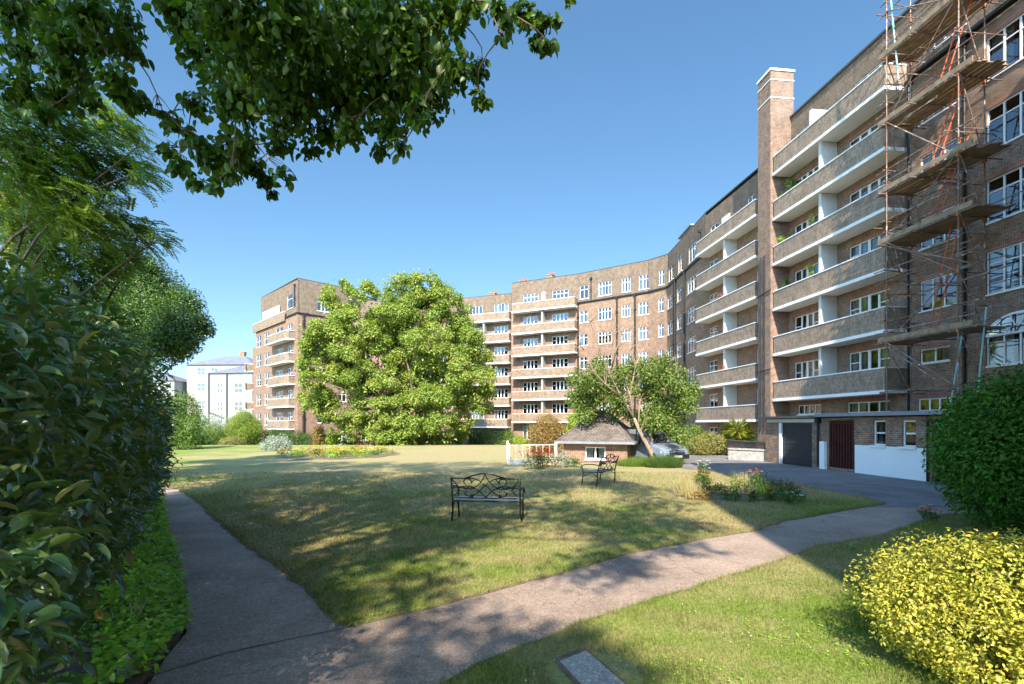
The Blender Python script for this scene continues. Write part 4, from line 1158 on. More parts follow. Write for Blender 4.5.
# ------------------------------------------------------------------ parked van
van = thing('parked_car', 'silver-blue car parked on the drive, nose towards the viewer, behind the leaning tree', 'car', (6.95, 25.7, 0.006), R(-64))
def van_build():
    # local x forward, y left; loft of cross sections
    secs = [(-2.1, .30, .95, 1.55, .78, .66), (-2.0, .24, .95, 1.76, .84, .70), (-1.0, .22, .97, 1.82, .87, .72), (.2, .22, .97, 1.80, .87, .72),
            (.75, .22, .95, 1.62, .87, .70), (1.35, .22, .92, 1.06, .86, .80), (1.9, .24, .84, .92, .84, .76), (2.12, .30, .72, .80, .78, .70), (2.2, .36, .60, .66, .70, .62)]
    def ring(x, zb, zs, zt, w, wt):
        pts = [(w * .92, zb), (w, zb + .12), (w * 1.01, (zb + zs) / 2), (w, zs)]
        pts += [(wt + (w - wt) * .45, zs + (zt - zs) * .55), (wt, zt - .05 * (zt - zs) - .02), (wt * .85, zt), (wt * .3, zt + .012)]
        full = pts + [(-a, b) for a, b in pts[::-1]]
        return [(x, a, b) for a, b in full]
    rs = [ring(*s) for s in secs]; n = len(rs[0])
    m = MB()
    def ismat(i, j):
        # greenhouse glazing
        return 'car'
    for i in range(len(rs) - 1):
        for j in range(n):
            k = (j + 1) % n
            m.face([rs[i][j], rs[i + 1][j], rs[i + 1][k], rs[i][k]], 'car')
    m.face(rs[0], 'car'); m.face(rs[-1][::-1], 'car')
    body = m.build('body', van, off=(0, 0, 0), smooth=True)
    es = body.modifiers.new('b', 'EDGE_SPLIT'); es.split_angle = R(40)
    def lerp(i, t, j):
        a, b = rs[i][j], rs[i + 1][j]; return [a[q] + (b[q] - a[q]) * t for q in range(3)]
    # windscreen (between section 4 and 5 upper strip)
    w = MB()
    o = .012
    A = [lerp(4, .1, 6), lerp(5, 0, 4), lerp(5, 0, n - 5), lerp(4, .1, n - 7)]
    w.face([(.80 , .62, 1.60), (1.34, .74, 1.10), (1.34, -.74, 1.10), (.80, -.62, 1.60)], 'glassdark')
    w.build('windscreen', van, off=(0, 0, 0))
    for s in (1, -1):
        for (x0, x1, xt0, xt1) in ((.15, 1.12, .15, .66), (-.95, .05, -.95, .05), (-1.9, -1.05, -1.82, -1.05)):
            q = MB(); q.face([(x0, s * .885, 1.02), (x1, s * .88, 1.02), (xt1, s * .765, 1.56), (xt0, s * .765, 1.60)], 'glassdark')
            q.build('side_window', van, off=(0, 0, 0))
        q = MB(); q.prism([(2.05, s * .46, .60), (2.21, s * .44, .60), (2.13, s * .76, .62), (1.95, s * .84, .64)],
                          [(1.98, s * .46, .80), (2.12, s * .44, .76), (2.02, s * .76, .80), (1.86, s * .845, .84)], 'lens'); q.build('headlight', van, off=(0, 0, 0))
        q = MB(); q.box(.85, 1.02, s * .9 - .0, s * .9 + s * .16, .98, 1.14, 'black_plastic'); q.build('wing_mirror', van, off=(0, 0, 0))
        for x in (1.38, -1.35):
            q = MB(); q.tube([(x, s * .70, .31), (x, s * .895, .31)], .31, 'rubber', 20); ty = q.build('wheel', van, off=(0, 0, 0))
            q = MB(); q.tube([(x, s * .89, .31), (x, s * .905, .31)], .19, 'steel', 14); h = q.build('hub_cap', van, off=(0, 0, 0)); h.parent = ty
    q = MB(); q.prism([(2.19, -.5, .56), (2.235, -.5, .56), (2.235, .5, .56), (2.19, .5, .56)], [(2.12, -.5, .74), (2.17, -.5, .74), (2.17, .5, .74), (2.12, .5, .74)], 'black_plastic'); q.build('grille', van, off=(0, 0, 0))
    q = MB(); q.box(2.1, 2.27, -.74, .74, .30, .53, 'black_plastic'); q.build('bumper', van, off=(0, 0, 0))
    q = MB(); q.box(2.272, 2.285, -.26, .26, .38, .49, 'stone'); q.build('number_plate', van, off=(0, 0, 0))
M['glassdark'] = plain('tinted_car_glass', (.03, .035, .04), .06, spec=.9)
van_build(); van.scale = (.95, .95, .92)

# ------------------------------------------------------------------ small things
M['slab'] = pathmat('granular_concrete', (.30, .28, .25), (.42, .39, .35), (.68, .64, .58))
mc = thing('manhole_cover', 'grey concrete inspection cover set in the grass at the bottom', 'drain cover', (.63, 3.9, .03))
m = MB()
q = PX([(553, 664), (585, 652), (640, 700), (600, 716)])
q = [q[0], q[1], q[2], q[3]]
c = np.mean(q, axis=0); q2 = [tuple(c + (np.array(p) - c) * .80) for p in q]
m.prism([(x, y, .0) for x, y in q][::-1], [(x, y, .042) for x, y in q][::-1], 'soil'); m.build('rim', mc)
m = MB(); m.prism([(x, y, .036) for x, y in q2][::-1], [(x, y, .055) for x, y in q2][::-1], 'slab'); m.build('lid', mc)
def rock(name, label, p, r, mat='stone', seed=1):
    import bmesh
    g_ = np.random.default_rng(seed); bm = bmesh.new(); bmesh.ops.create_icosphere(bm, subdivisions=3, radius=1)
    for v in bm.verts: v.co = Vector((v.co.x * r[0], v.co.y * r[1], v.co.z * r[2])) * (1 + .12 * math.sin(v.co.x * 5 + seed) * math.cos(v.co.y * 4) + .03 * g_.normal())
    me = bpy.data.meshes.new(name); bm.to_mesh(me); bm.free(); me.materials.append(M[mat])
    o = bpy.data.objects.new(name, me); col.objects.link(o); o.location = p; return tag(o, label, 'stone')
x, y = gp(128, 678); rock('garden_stone', 'rounded buff stone at the path edge among the ground cover', (x, y, .08), (.07, .06, .10))
# street lamp posts by the white houses
for px_, lab in ((170, 'thin dark lamp post in front of the white houses'),):
    pass
# ------------------------------------------------------------------ vegetation
def limb(m, a, b, r0, r1, mat, bend=.12, n=5, g_=None):
    a, b = np.array(a, float), np.array(b, float); g_ = g_ or rng
    off = g_.normal(size=3) * np.linalg.norm(b - a) * bend; off[2] = abs(off[2]) * .5
    pts = [a + (b - a) * t + off * math.sin(math.pi * t) for t in np.linspace(0, 1, n)]
    m.tube(pts, [r0 + (r1 - r0) * t for t in np.linspace(0, 1, n)], mat, 6); return pts

def blobs_px(L, Y, dy=.8, seed=0):
    """rows (px, py, radius_px): clumps of foliage surveyed from the photograph, each at its own depth"""
    g_ = np.random.default_rng(seed); out = []
    for x, y, r in L:
        d = Y + g_.uniform(-dy, dy); p = at(x, y, d); out.append([*p, r * d / F])
    return out

# --- overhead tree: trunk behind-left of the viewer, crown shading the lawn, low sprays over the path
ov = thing('broadleaf_tree', 'large dark-leaved tree overhead, its low branches hanging across the top', 'tree', (-6.5, -4.5, 0))
over = [(12,10,24),(50,8,30),(90,14,26),(122,20,20),(128,48,15),(100,40,20),(20,48,22),(62,40,24),(72,68,24),(112,76,18),(58,92,18),(20,88,24),(40,110,12),(88,100,13),(138,100,11),(163,112,8),(120,94,12),
 (180,8,26),(230,18,42),(290,20,50),(350,15,48),(400,18,42),(440,12,26),(198,48,22),(250,58,42),(310,60,48),(370,58,46),(415,50,36),(452,66,22),(478,70,12),(482,98,9),
 (232,98,30),(290,103,36),(345,98,34),(392,93,36),(432,92,24),(418,112,16),(385,125,16),(352,128,14),(400,146,9),(380,148,9),(195,104,13),(172,122,11),(166,148,9),(188,135,10),
 (205,152,18),(240,146,20),(280,140,16),(180,165,11),(196,182,8),(226,165,16),(252,165,12),(230,172,10),(268,180,10),(283,172,9),(215,183,6),(272,192,5),(310,150,9),(330,135,14),
 (472,4,14),(498,8,12),(508,20,9),(522,14,15),(542,22,12),(536,42,9),(546,44,8),(503,34,6),(568,0,4),(556,20,5),(460,20,10)]
spray = blobs_px(over, 5.6, .9, 1)
# crowns: clumps at crown height over (and sunward of) the part of the garden that lies in their shade
def shade_crown(poly, n, zr, r, seed):
    g_ = np.random.default_rng(seed); out = []
    P = np.array(poly); lo, hi = P.min(0), P.max(0)
    while len(out) < n:
        q = g_.uniform(lo, hi)
        if not inpoly(q[None, :], poly)[0]: continue
        z = g_.uniform(*zr); k = z / math.tan(R(40))
        b = [q[0] - k * math.sin(R(8)), q[1] - k * math.cos(R(8)), z, g_.uniform(*r)]
        if (z - b[3] - 1.95) < .9 * (b[1] + b[3]): continue
        out.append(b)
    return out
SHADE = [(-9, 2), (-8.6, 11), (-8.8, 20), (-13, 25), (-12, 26), (-4, 24.6), (1.2, 24.0), (3.0, 20), (3.6, 16), (3.7, 12), (2.6, 10), (1.2, 8.9), (-.6, 8.3), (-2.0, 7.4), (-.9, 6.2), (.0, 5.2), (.2, 3.5), (.3, 1)]
crall = shade_crown(SHADE, 158, (9.5, 18.5), (.7, 1.35), 11) + shade_crown([(-3, 6.5), (1.5, 5.6), (2.5, 8.5), (-1, 9)], 6, (10, 16), (.45, .7), 13) + shade_crown([(1.8, 7.6), (3.8, 7.9), (3.9, 10), (1.5, 9)], 7, (10, 14), (.35, .6), 15) + shade_crown([(-.4, 3.2), (1.0, 3.4), (1.2, 4.4), (.3, 5)], 6, (10, 14), (.35, .6), 17)
cr = [b for b in crall if b[1] > -7.5]; cb = [b for b in crall if b[1] <= -7.5]
m = MB()
trunk = [(-6.5, -4.5, -.1), (-6.4, -4.4, 1.5), (-6.2, -4.0, 4), (-6.0, -3.4, 7), (-5.8, -2.8, 10), (-5.7, -2.4, 14)]
m.tube(trunk, [.55, .42, .36, .3, .22, .1], 'bark', 12); tk = m.build('trunk', ov, smooth=True)
m = MB()
for b in cr[::9]: limb(m, trunk[random.choice((3, 4, 5))], b[:3], .09, .02, 'bark')
hubs = [at(240, -60, 5.0), at(340, -80, 5.2), at(60, -50, 5.0), at(420, -60, 5.3), at(510, -70, 5.6)]
limbs = []
for h in hubs: limbs.append(limb(m, trunk[3], (h[0], h[1], h[2] + .9), .11, .05, 'bark', .05, 8))
for b in spray:
    h = min(hubs, key=lambda q: (q[0] - b[0]) ** 2 + (q[1] - b[1]) ** 2 + .3 * (q[2] - b[2]) ** 2)
    near = min([q for q in spray if q[2] > b[2] + .15] or [b], key=lambda q: (q[0]-b[0])**2 + (q[1]-b[1])**2 + (q[2]-b[2])**2)
    src = near[:3] if near is not b else h
    if sum((near[q] - b[q]) ** 2 for q in range(3)) > .7: src = [b[0] + .1, b[1] + .1, b[2] + b[3] * .8]
    pts = limb(m, src, b[:3], .009, .005, 'twig', .12, 5)
    for _ in range(4):
        e = np.array(b[:3]) + rdir(1)[0] * b[3] * .9; limb(m, pts[3], e, .005, .002, 'twig', .12, 4)
m.build('branches', ov)
P, d = cloud(spray, 17500, (.1, 1.08), 1, 0)
n = len(P); D = np.stack([rng.normal(0, .55, n), rng.normal(0, .55, n), -np.abs(rng.normal(.7, .4, n))], 1)
L = rng.uniform(.065, .125, n)
leafmesh('foliage', P, D, unit(rdir(n) + np.array([0, -.3, .6])), L, L * .62, 'oval', 'leaf_over', ov)
leaves('crown', cr, 50000, .19, 'leaf_over', ov, shape='fold', shell=(.3, 1.05), cull=0, asp=.6)

# --- tall boundary trees behind the viewer that lengthen the lawn shade
bt = thing('broadleaf_tree', 'tall tree behind the viewer whose shade falls across the middle of the lawn', 'tree', (-5.5, -13.5, 0))
m = MB(); tp = [(-5.5, -13.5, -.1), (-5.4, -13.4, 4), (-5.2, -13.2, 9), (-5.0, -13, 15)]; m.tube(tp, [.6, .45, .34, .15], 'bark', 10); m.build('trunk', bt)
m = MB()
for b in cb[::9]: limb(m, tp[2], b[:3], .09, .03, 'bark')
m.build('branches', bt)
leaves('crown', cb, 33000, .19, 'leaf_over', bt, shell=(.3, 1.05), cull=0, asp=.6)

# --- feathery tree on the left
fe = thing('feathery_tree', 'light green feathery-leaved tree rising behind the glossy shrub on the left', 'tree', (-12.5, 11.5, 0))
fb = blobs_px([(10,135,40),(55,125,36),(100,118,28),(128,128,16),(30,170,45),(85,165,38),(120,165,26),(138,172,14),(15,215,45),(70,215,40),(112,222,28),(140,230,18),(160,238,9),(40,255,40),(95,258,34),(125,250,22),(20,300,40),(75,295,36),(150,165,6),(140,145,10)], 10.5, 1.6, 3)
for x_, y_ in ((-13, 11.5), (-14.5, 12), (-12, 13), (-14, 10)): fb.append([x_, y_, 7.5 + random.uniform(-1, 1), 1.6])
m = MB(); tp = [(-12.5, 11.5, -.1), (-12.3, 11.4, 2.5), (-12.0, 11.2, 5), (-11.7, 11, 7.5), (-11.5, 10.8, 9)]; m.tube(tp, [.26, .2, .16, .1, .04], 'bark', 10); m.build('trunk', fe)
m = MB(); sp = []
for b in fb:
    pts = limb(m, tp[random.choice((1, 2, 3))], b[:3], .05, .012, 'bark', .06, 6)
m.build('branches', fe)
# pinnate sprays: leaflets in rows along drooping rachises
C, d = cloud(fb, 6500, (.2, 1.05), 1, 0); n = len(C)
ax = unit(np.stack([np.abs(rng.normal(.7, .35, n)), rng.normal(-.1, .5, n), rng.normal(-.32, .25, n)], 1)); side = unit(np.cross(ax, np.array([0, 0, 1.]) + rdir(n) * .35)); Ln = rng.uniform(.28, .5, n)
PP, DD, NN = [], [], []
for k in range(13):
    for s in (-1, 1):
        t = (k + .5) / 13
        p = C + ax * (Ln * t)[:, None] - np.array([0, 0, 1.]) * (.10 * t * t)
        PP.append(p); DD.append(side * s + ax * .45 + rdir(n) * .12); NN.append(np.cross(ax, side) + rdir(n) * .3)
PP, DD, NN = map(np.concatenate, (PP, DD, NN))
leafmesh('foliage', PP, DD, NN, rng.uniform(.06, .095, len(PP)), .034, 'quad', 'leaf_feather', fe)

# --- darker tree behind it
dt = thing('dark_tree', 'small-leaved dark green tree overhanging the view of the white houses', 'tree', (-15.5, 19.5, 0))
db = blobs_px([(125,290,28),(160,292,24),(185,305,18),(200,325,12),(175,325,24),(140,320,30),(110,320,30),(190,342,12),(160,345,22),(208,330,7),(150,268,14),(128,355,26),(180,350,12),(120,270,18),(105,350,28)], 19, 1.5, 5)
m = MB(); tp = [(-15.5, 19.5, -.1), (-15.2, 19.3, 2), (-14.6, 19, 4), (-14.2, 19, 6)]; m.tube(tp, [.25, .2, .14, .05], 'bark', 10); m.build('trunk', dt)
m = MB()
for b in db:
    pts = limb(m, tp[random.choice((1, 2))], b[:3], .05, .012, 'bark', .08, 5)
    for _ in range(2): limb(m, pts[3], np.array(b[:3]) + rdir(1)[0] * b[3], .015, .005, 'twig', .1, 4)
m.build('branches', dt)
leaves('foliage', db, 52000, .11, 'leaf_dark', dt, shell=(.25, 1.1), cull=0, asp=.5)

# --- glossy evergreen shrub along the side path
gl = thing('evergreen_shrub', 'big glossy dark-leaved evergreen shrub filling the left edge', 'shrub', (-4.6, 4.6, 0))
gb = []
g_ = np.random.default_rng(31)
for Y in np.arange(1.55, 12.2, .34):
    xe = -.80 - .63 * Y
    for z in np.arange(.75, 3.1, .38):
        top = 2.45 + .12 * Y if Y < 6 else 3.3 - .13 * (Y - 6)
        if z > top - .3: continue
        bulge = .28 * math.sin((z - .4) / 2.6 * math.pi)
        gb.append([xe - .62 + bulge + g_.normal() * .10, Y + g_.normal() * .1, z + g_.normal() * .08, .42 + g_.uniform(-.08, .08)])
        if z < 2.6 and g_.random() < .4: gb.append([xe - 1.3, Y, z, .5])
gb += [[-.8 - .63 * Y - 1.0, Y, (2.2 + .12 * min(Y, 6) - .12 * max(0, Y - 6)), .5] for Y in np.arange(1.6, 12, .5)]
m = MB()
for b in gb[::5]: limb(m, (-.80 - .63 * b[1] - 1.3 + g_.normal() * .1, b[1] + g_.normal() * .2, 0), b[:3], .028, .008, 'twig', .1, 5)
for b in gb[::2]:
    if b[2] > .6: limb(m, (b[0] - .4, b[1], b[2] - .3), (b[0] + b[3] * .8, b[1] - .1, b[2] + g_.normal() * .15), .007, .003, 'twig', .1, 4)
m.build('stems', gl)
def glbox(P): return P[:, 2] > .38
P, d = cloud(gb, 60000, (.6, 1.15), 1, .5)
k = P[:, 2] > .4; P, d = P[k], d[k]; n = len(P)
D = unit(d * .55 + np.stack([rng.normal(.35, .6, n), rng.normal(-.25, .6, n), rng.normal(-.15, .55, n)], 1))
L = rng.uniform(.075, .15, n)
leafmesh('foliage', P, D, unit(d * .5 + np.array([0, -.1, .8]) + rdir(n) * .55), L, L * .40, 'oval', 'leaf_glossy', gl)
for Yb in (2.55,):
    x, y = -2.0, 2.42
    t = tag(leafmesh('dead_leaf', np.array([[x, y, 1.06], [x + .01, y, 1.05]]), np.array([[.0, -.1, -1.], [.15, 0, -1]]), np.array([[0, -1, .1], [.3, -1, 0]]), .05, .03, 'leaf', 'leaf_russet', gl))

# --- clipped dark hedge shrub on the right
def shrub(name, label, c, r, n, size, mat, seed=0, np_=36, pr=(.16, .3), shape='fold', low=-.35, cat='shrub', group=None, asp=.5, up=.5, trunk=True, jit=.8):
    """c = centre on the ground, r = radii; clumps over a dome"""
    t = thing(name, label, cat, (c[0], c[1], c[2] if len(c) > 2 else 0), group=group); z0 = c[2] if len(c) > 2 else 0
    k = min(r)
    b = puffs((c[0], c[1], z0 + r[2] * .48), (r[0] * .82, r[1] * .82, r[2] * .44), np_, (pr[0] * k * 2, pr[1] * k * 2), seed, inner=.45, low=-.9)
    o = leaves('foliage', b, n, size, mat, t, shape=shape, shell=(.55, 1.08), cull=.45, asp=asp, up=up, jit=jit, box=lambda P: P[:, 2] > z0 + .02)
    if trunk:
        m = MB()
        for q in b[::5]: limb(m, (c[0] + random.uniform(-.1, .1) * r[0], c[1] + random.uniform(-.1, .1) * r[1], z0 - .02), q[:3], .02 * k + .006, .004, 'twig', .1, 4)
        m.build('stems', t)
    return t
hd = shrub('clipped_shrub', 'large dense dark green shrub at the right edge in front of the garage', (9.85, 8.5), (2.3, 1.8, 2.95), 120000, .085, 'leaf_hedge', 41, 120, (.08, .2))
gs = shrub('golden_shrub', 'bright golden yellow shrub in the bottom right corner', (3.92, 3.75), (1.16, 1.08, 1.06), 84000, .033, 'leaf_gold', 42, 150, (.06, .15), shape='leaf', asp=.5)
P = []; D = []
m = MB()
for i in range(80):
    a = rng.uniform(0, 2 * math.pi); q = rng.uniform(.0, .9) ** .5
    x, y = 3.98 + math.cos(a) * q * .95, 3.80 + math.sin(a) * q * .85; z = .9 * math.sqrt(max(0.05, 1 - q * q)) + .0
    dirv = np.array([math.cos(a) * .5 * q, math.sin(a) * .5 * q, 1.]); dirv /= np.linalg.norm(dirv); h = rng.uniform(.08, .22)
    p0 = np.array([x, y, max(.2, z - .1)]); m.tube([p0, p0 + dirv * (h + .1)], .003, 'twig', 4)
    for t in np.linspace(.2, 1, 9):
        for s in (-1, 1): P.append(p0 + dirv * (h + .1) * t); D.append(rdir(1)[0] * .9 + dirv * .5)
m.build('shoots', gs)
leafmesh('shoot_leaves', np.array(P), np.array(D), rdir(len(P)) + np.array([0, 0, 1]), .036, .018, 'leaf', 'leaf_gold', gs)

# --- ground cover, left
P = []
w = 0
n = 60000; X = rng.uniform(-9, -2.7, n); Y = rng.uniform(3.0, 12.5, n)
k = inpoly(np.stack([X, Y], 1), [(-2.85, 3.3)] + [(p[0] + .04, p[1]) for p in path_left_edge] + [(-9.6, 12.8), (-7.2, 9), (-5.6, 6.3), (-4.9, 4.6), (-4.6, 3)])
h = .5 + .5 * np.sin(X * 2.3 + 1) * np.cos(Y * 1.7) + .3 * np.sin(X * 5 + Y * 4)
bare = ((X + 4.7) / .7) ** 2 + ((Y - 6.0) / .8) ** 2 < 1
k &= (h + rng.normal(0, .12, n) > .12)
X, Y, h = X[k], Y[k], h[k]
P = np.stack([X, Y, .04 + rng.uniform(.2, 1, len(X)) * np.clip(h, .2, 1) * .22], 1)
tag(leafmesh('ground_cover', P, rdir(len(X)) * np.array([1, 1, .3]), rdir(len(X)) * .5 + np.array([0, -.1, 1]), rng.uniform(.04, .085, len(X)), .05, 'leaf', 'leaf_cover'), kind='stuff')
m = MB()
# bark chips under the shrub
n = 2600; P = np.stack([rng.uniform(-6.5, -3, n), rng.uniform(3, 8, n), np.full(n, .03)], 1)
k = inpoly(P, [(-3.0, 3)] + [(p[0] - .03, p[1]) for p in path_left_edge[:5]] + [(-7, 8), (-7, 3)]); P = P[k]
tag(leafmesh('leaf_litter', P, rdir(len(P)) * np.array([1, 1, .2]), rdir(len(P)) * .3 + np.array([0, 0, 1]), rng.uniform(.02, .06, len(P)), .02, 'quad', 'leaf_litter'), kind='stuff')
x0 = gp(135, 632)
tuft = thing('grass_tuft', 'small bluish tuft of strap leaves in the ground cover', 'plant', (x0[0], x0[1], .05))
leafmesh('blades', np.array([[x0[0], x0[1], .08]] * 12) + rdir(12) * .02, unit(rdir(12) * .5 + np.array([.2, 0, 1])), rdir(12), .28, .02, 'blade', 'leaf_grey', tuft)

# --- big maple in the middle distance
mp = thing('maple_tree', 'big round-crowned light green maple in front of the brick blocks', 'tree', (-10.6, 47.5, 0))
mb1 = blobs_px([(340,300,18),(365,295,14),(325,330,20),(350,330,22),(318,365,18),(345,365,24),(320,395,18),(350,395,22),(370,340,20),(378,370,20),(332,412,14),(360,415,16),(385,395,18),(375,318,12),(310,345,10),(345,285,6),(312,380,12),(310,405,9)], 47, 2.2, 51)
mb2 = blobs_px([(400,290,16),(425,288,16),(445,300,16),(395,310,18),(425,312,22),(455,320,18),(400,340,20),(430,340,24),(460,345,22),(478,358,14),(400,370,20),(432,370,24),(462,375,22),(485,382,11),(405,400,20),(436,402,24),(465,400,20),(480,405,12),(410,425,16),(440,425,18),(462,422,12),(412,280,9),(490,375,6),(390,425,10)], 48, 2.6, 52)
mb3 = blobs_px([(325,350,22),(350,350,26),(335,385,24),(365,385,24),(330,425,14),(352,430,14),(372,428,12),(385,345,22),(415,330,26),(445,335,26),(470,365,22),(420,365,28),(450,390,26),(420,400,26),(395,405,20),(398,428,14),(386,430,14),(402,436,10),(392,438,10),(380,436,9),(415,438,10),(475,395,18),(430,432,14),(458,432,12),(405,435,8),(345,312,20),(408,300,20),(436,300,20),(380,320,12)], 49, 1.5, 53)
mb3 += blobs_px([(386,430,15),(402,434,13),(412,428,13),(396,422,14),(376,434,11),(404,440,8),(392,441,8)], 45.5, .6, 54)
mbl = mb1 + mb2 + mb3
mbl += [[b[0], b[1] + 3.5, b[2], b[3]] for b in mbl[::2]]
m = MB(); t0 = (-10.6, 47.5, -.1)
m.tube([t0, (-10.8, 47.6, 2), (-12.2, 47.6, 5), (-14, 47.5, 8)], [.5, .4, .28, .12], 'bark', 10); m.tube([(-10.6, 47.6, .6), (-9.6, 47.8, 3), (-8.6, 48, 6), (-8, 48, 10)], [.4, .33, .24, .1], 'bark', 10); m.build('trunk', mp)
m = MB()
for b in mbl[::2]: limb(m, (-11.5, 47.6, 3.4) if b[0] < -11.5 else (-9.4, 47.8, 3.6), b[:3], .12, .03, 'bark', .1, 5)
m.build('branches', mp)
sub = []
for b in mb1 + mb2 + mb3:
    c = np.array(b[:3])
    for i in range(11):
        d = rdir(1)[0]; d[2] = d[2] * .8 + .1
        sub.append([*(c + d * b[3] * .8), b[3] * random.uniform(.28, .46)])
leaves('foliage', sub, 270000, .185, 'leaf_maple', mp, shell=(.5, 1.1), flat=.75, cull=0, asp=.75, up=.9, jit=.5)
# ragged outline
P, d = cloud(mbl, 5000, (.98, 1.15), 1, .8); n = len(P); D = unit(d + rdir(n) * .6)
leafmesh('outer_foliage', P, D, rdir(n) + np.array([0, 0, .8]), .3, .2, 'fold', 'leaf_maple', mp)

# --- leaning tree by the hut
mg = thing('leaning_tree', 'small leaning tree with pale bare stems and dark broad leaves right of the hut', 'tree', (7.05, 24.0, 0))
def A(x, y, Y=24.2): return at(x, y, Y)
m = MB()
tr = [A(657, 466), A(650, 450), A(640, 432), A(634, 418)]; m.tube(tr, [.15, .115, .09, .07], 'palebark', 10)
m.tube([A(660, 466, 24.4), A(653, 445, 24.4), A(648, 425, 24.5), A(640, 405, 24.6)], [.10, .085, .07, .05], 'palebark', 10)
stems = [[A(634, 418), A(622, 398), A(610, 375, 23.8), A(600, 350, 23.6), A(590, 322, 23.4)], [A(634, 420), A(630, 395), A(622, 370, 24.4), A(612, 345, 24.6), A(608, 335, 24.6)],
         [A(638, 428), A(640, 400, 24.6), A(638, 375, 24.8), A(630, 350, 25), A(628, 330, 25)], [A(640, 432), A(650, 405, 24.8), A(662, 385, 25), A(675, 375, 25)],
         [A(622, 398), A(606, 385, 23.4), A(594, 372, 23.2), A(584, 350, 23)], [A(610, 375), A(616, 350, 23.6), A(622, 335, 23.4)], [A(630, 395), A(636, 365, 25), A(645, 345, 25)]]
for s in stems: m.tube(s, [.055, .036, .022, .012, .006][:len(s)], 'palebark', 8)
m.build('trunk', mg, smooth=True)
m = MB()
for s in stems:
    for p in s[1:]:
        for _ in range(5): limb(m, p, np.array(p) + rdir(1)[0] * np.array([.9, .8, .8]) + np.array([0, 0, .35]), .018, .004, 'palebark', .1, 4)
m.build('branches', mg)
ml_ = blobs_px([(590,378,14),(580,395,14),(600,395,14),(585,412,12),(618,400,10),(575,400,8),(600,365,10),(650,385,14),(670,378,16),(685,388,12),(695,392,7),(660,400,16),(680,402,14),(672,418,14),(655,418,14),(648,372,12),(665,362,8),(636,365,9),(690,405,9),(676,432,9),(664,440,10),(598,428,5),(573,378,6),(648,435,8),(620,372,8),(655,360,6),(632,390,8)], 24.6, 1.3, 61)
ml_ += blobs_px([(610,385,14),(625,378,12),(640,372,12),(618,408,12),(590,400,12),(648,395,12),(660,372,12),(630,415,8),(588,385,10),(602,375,10)], 25.4, .8, 62)
leaves('foliage', ml_, 26000, .14, 'leaf_magnolia', mg, shell=(.2, 1.15), cull=0, asp=.5)

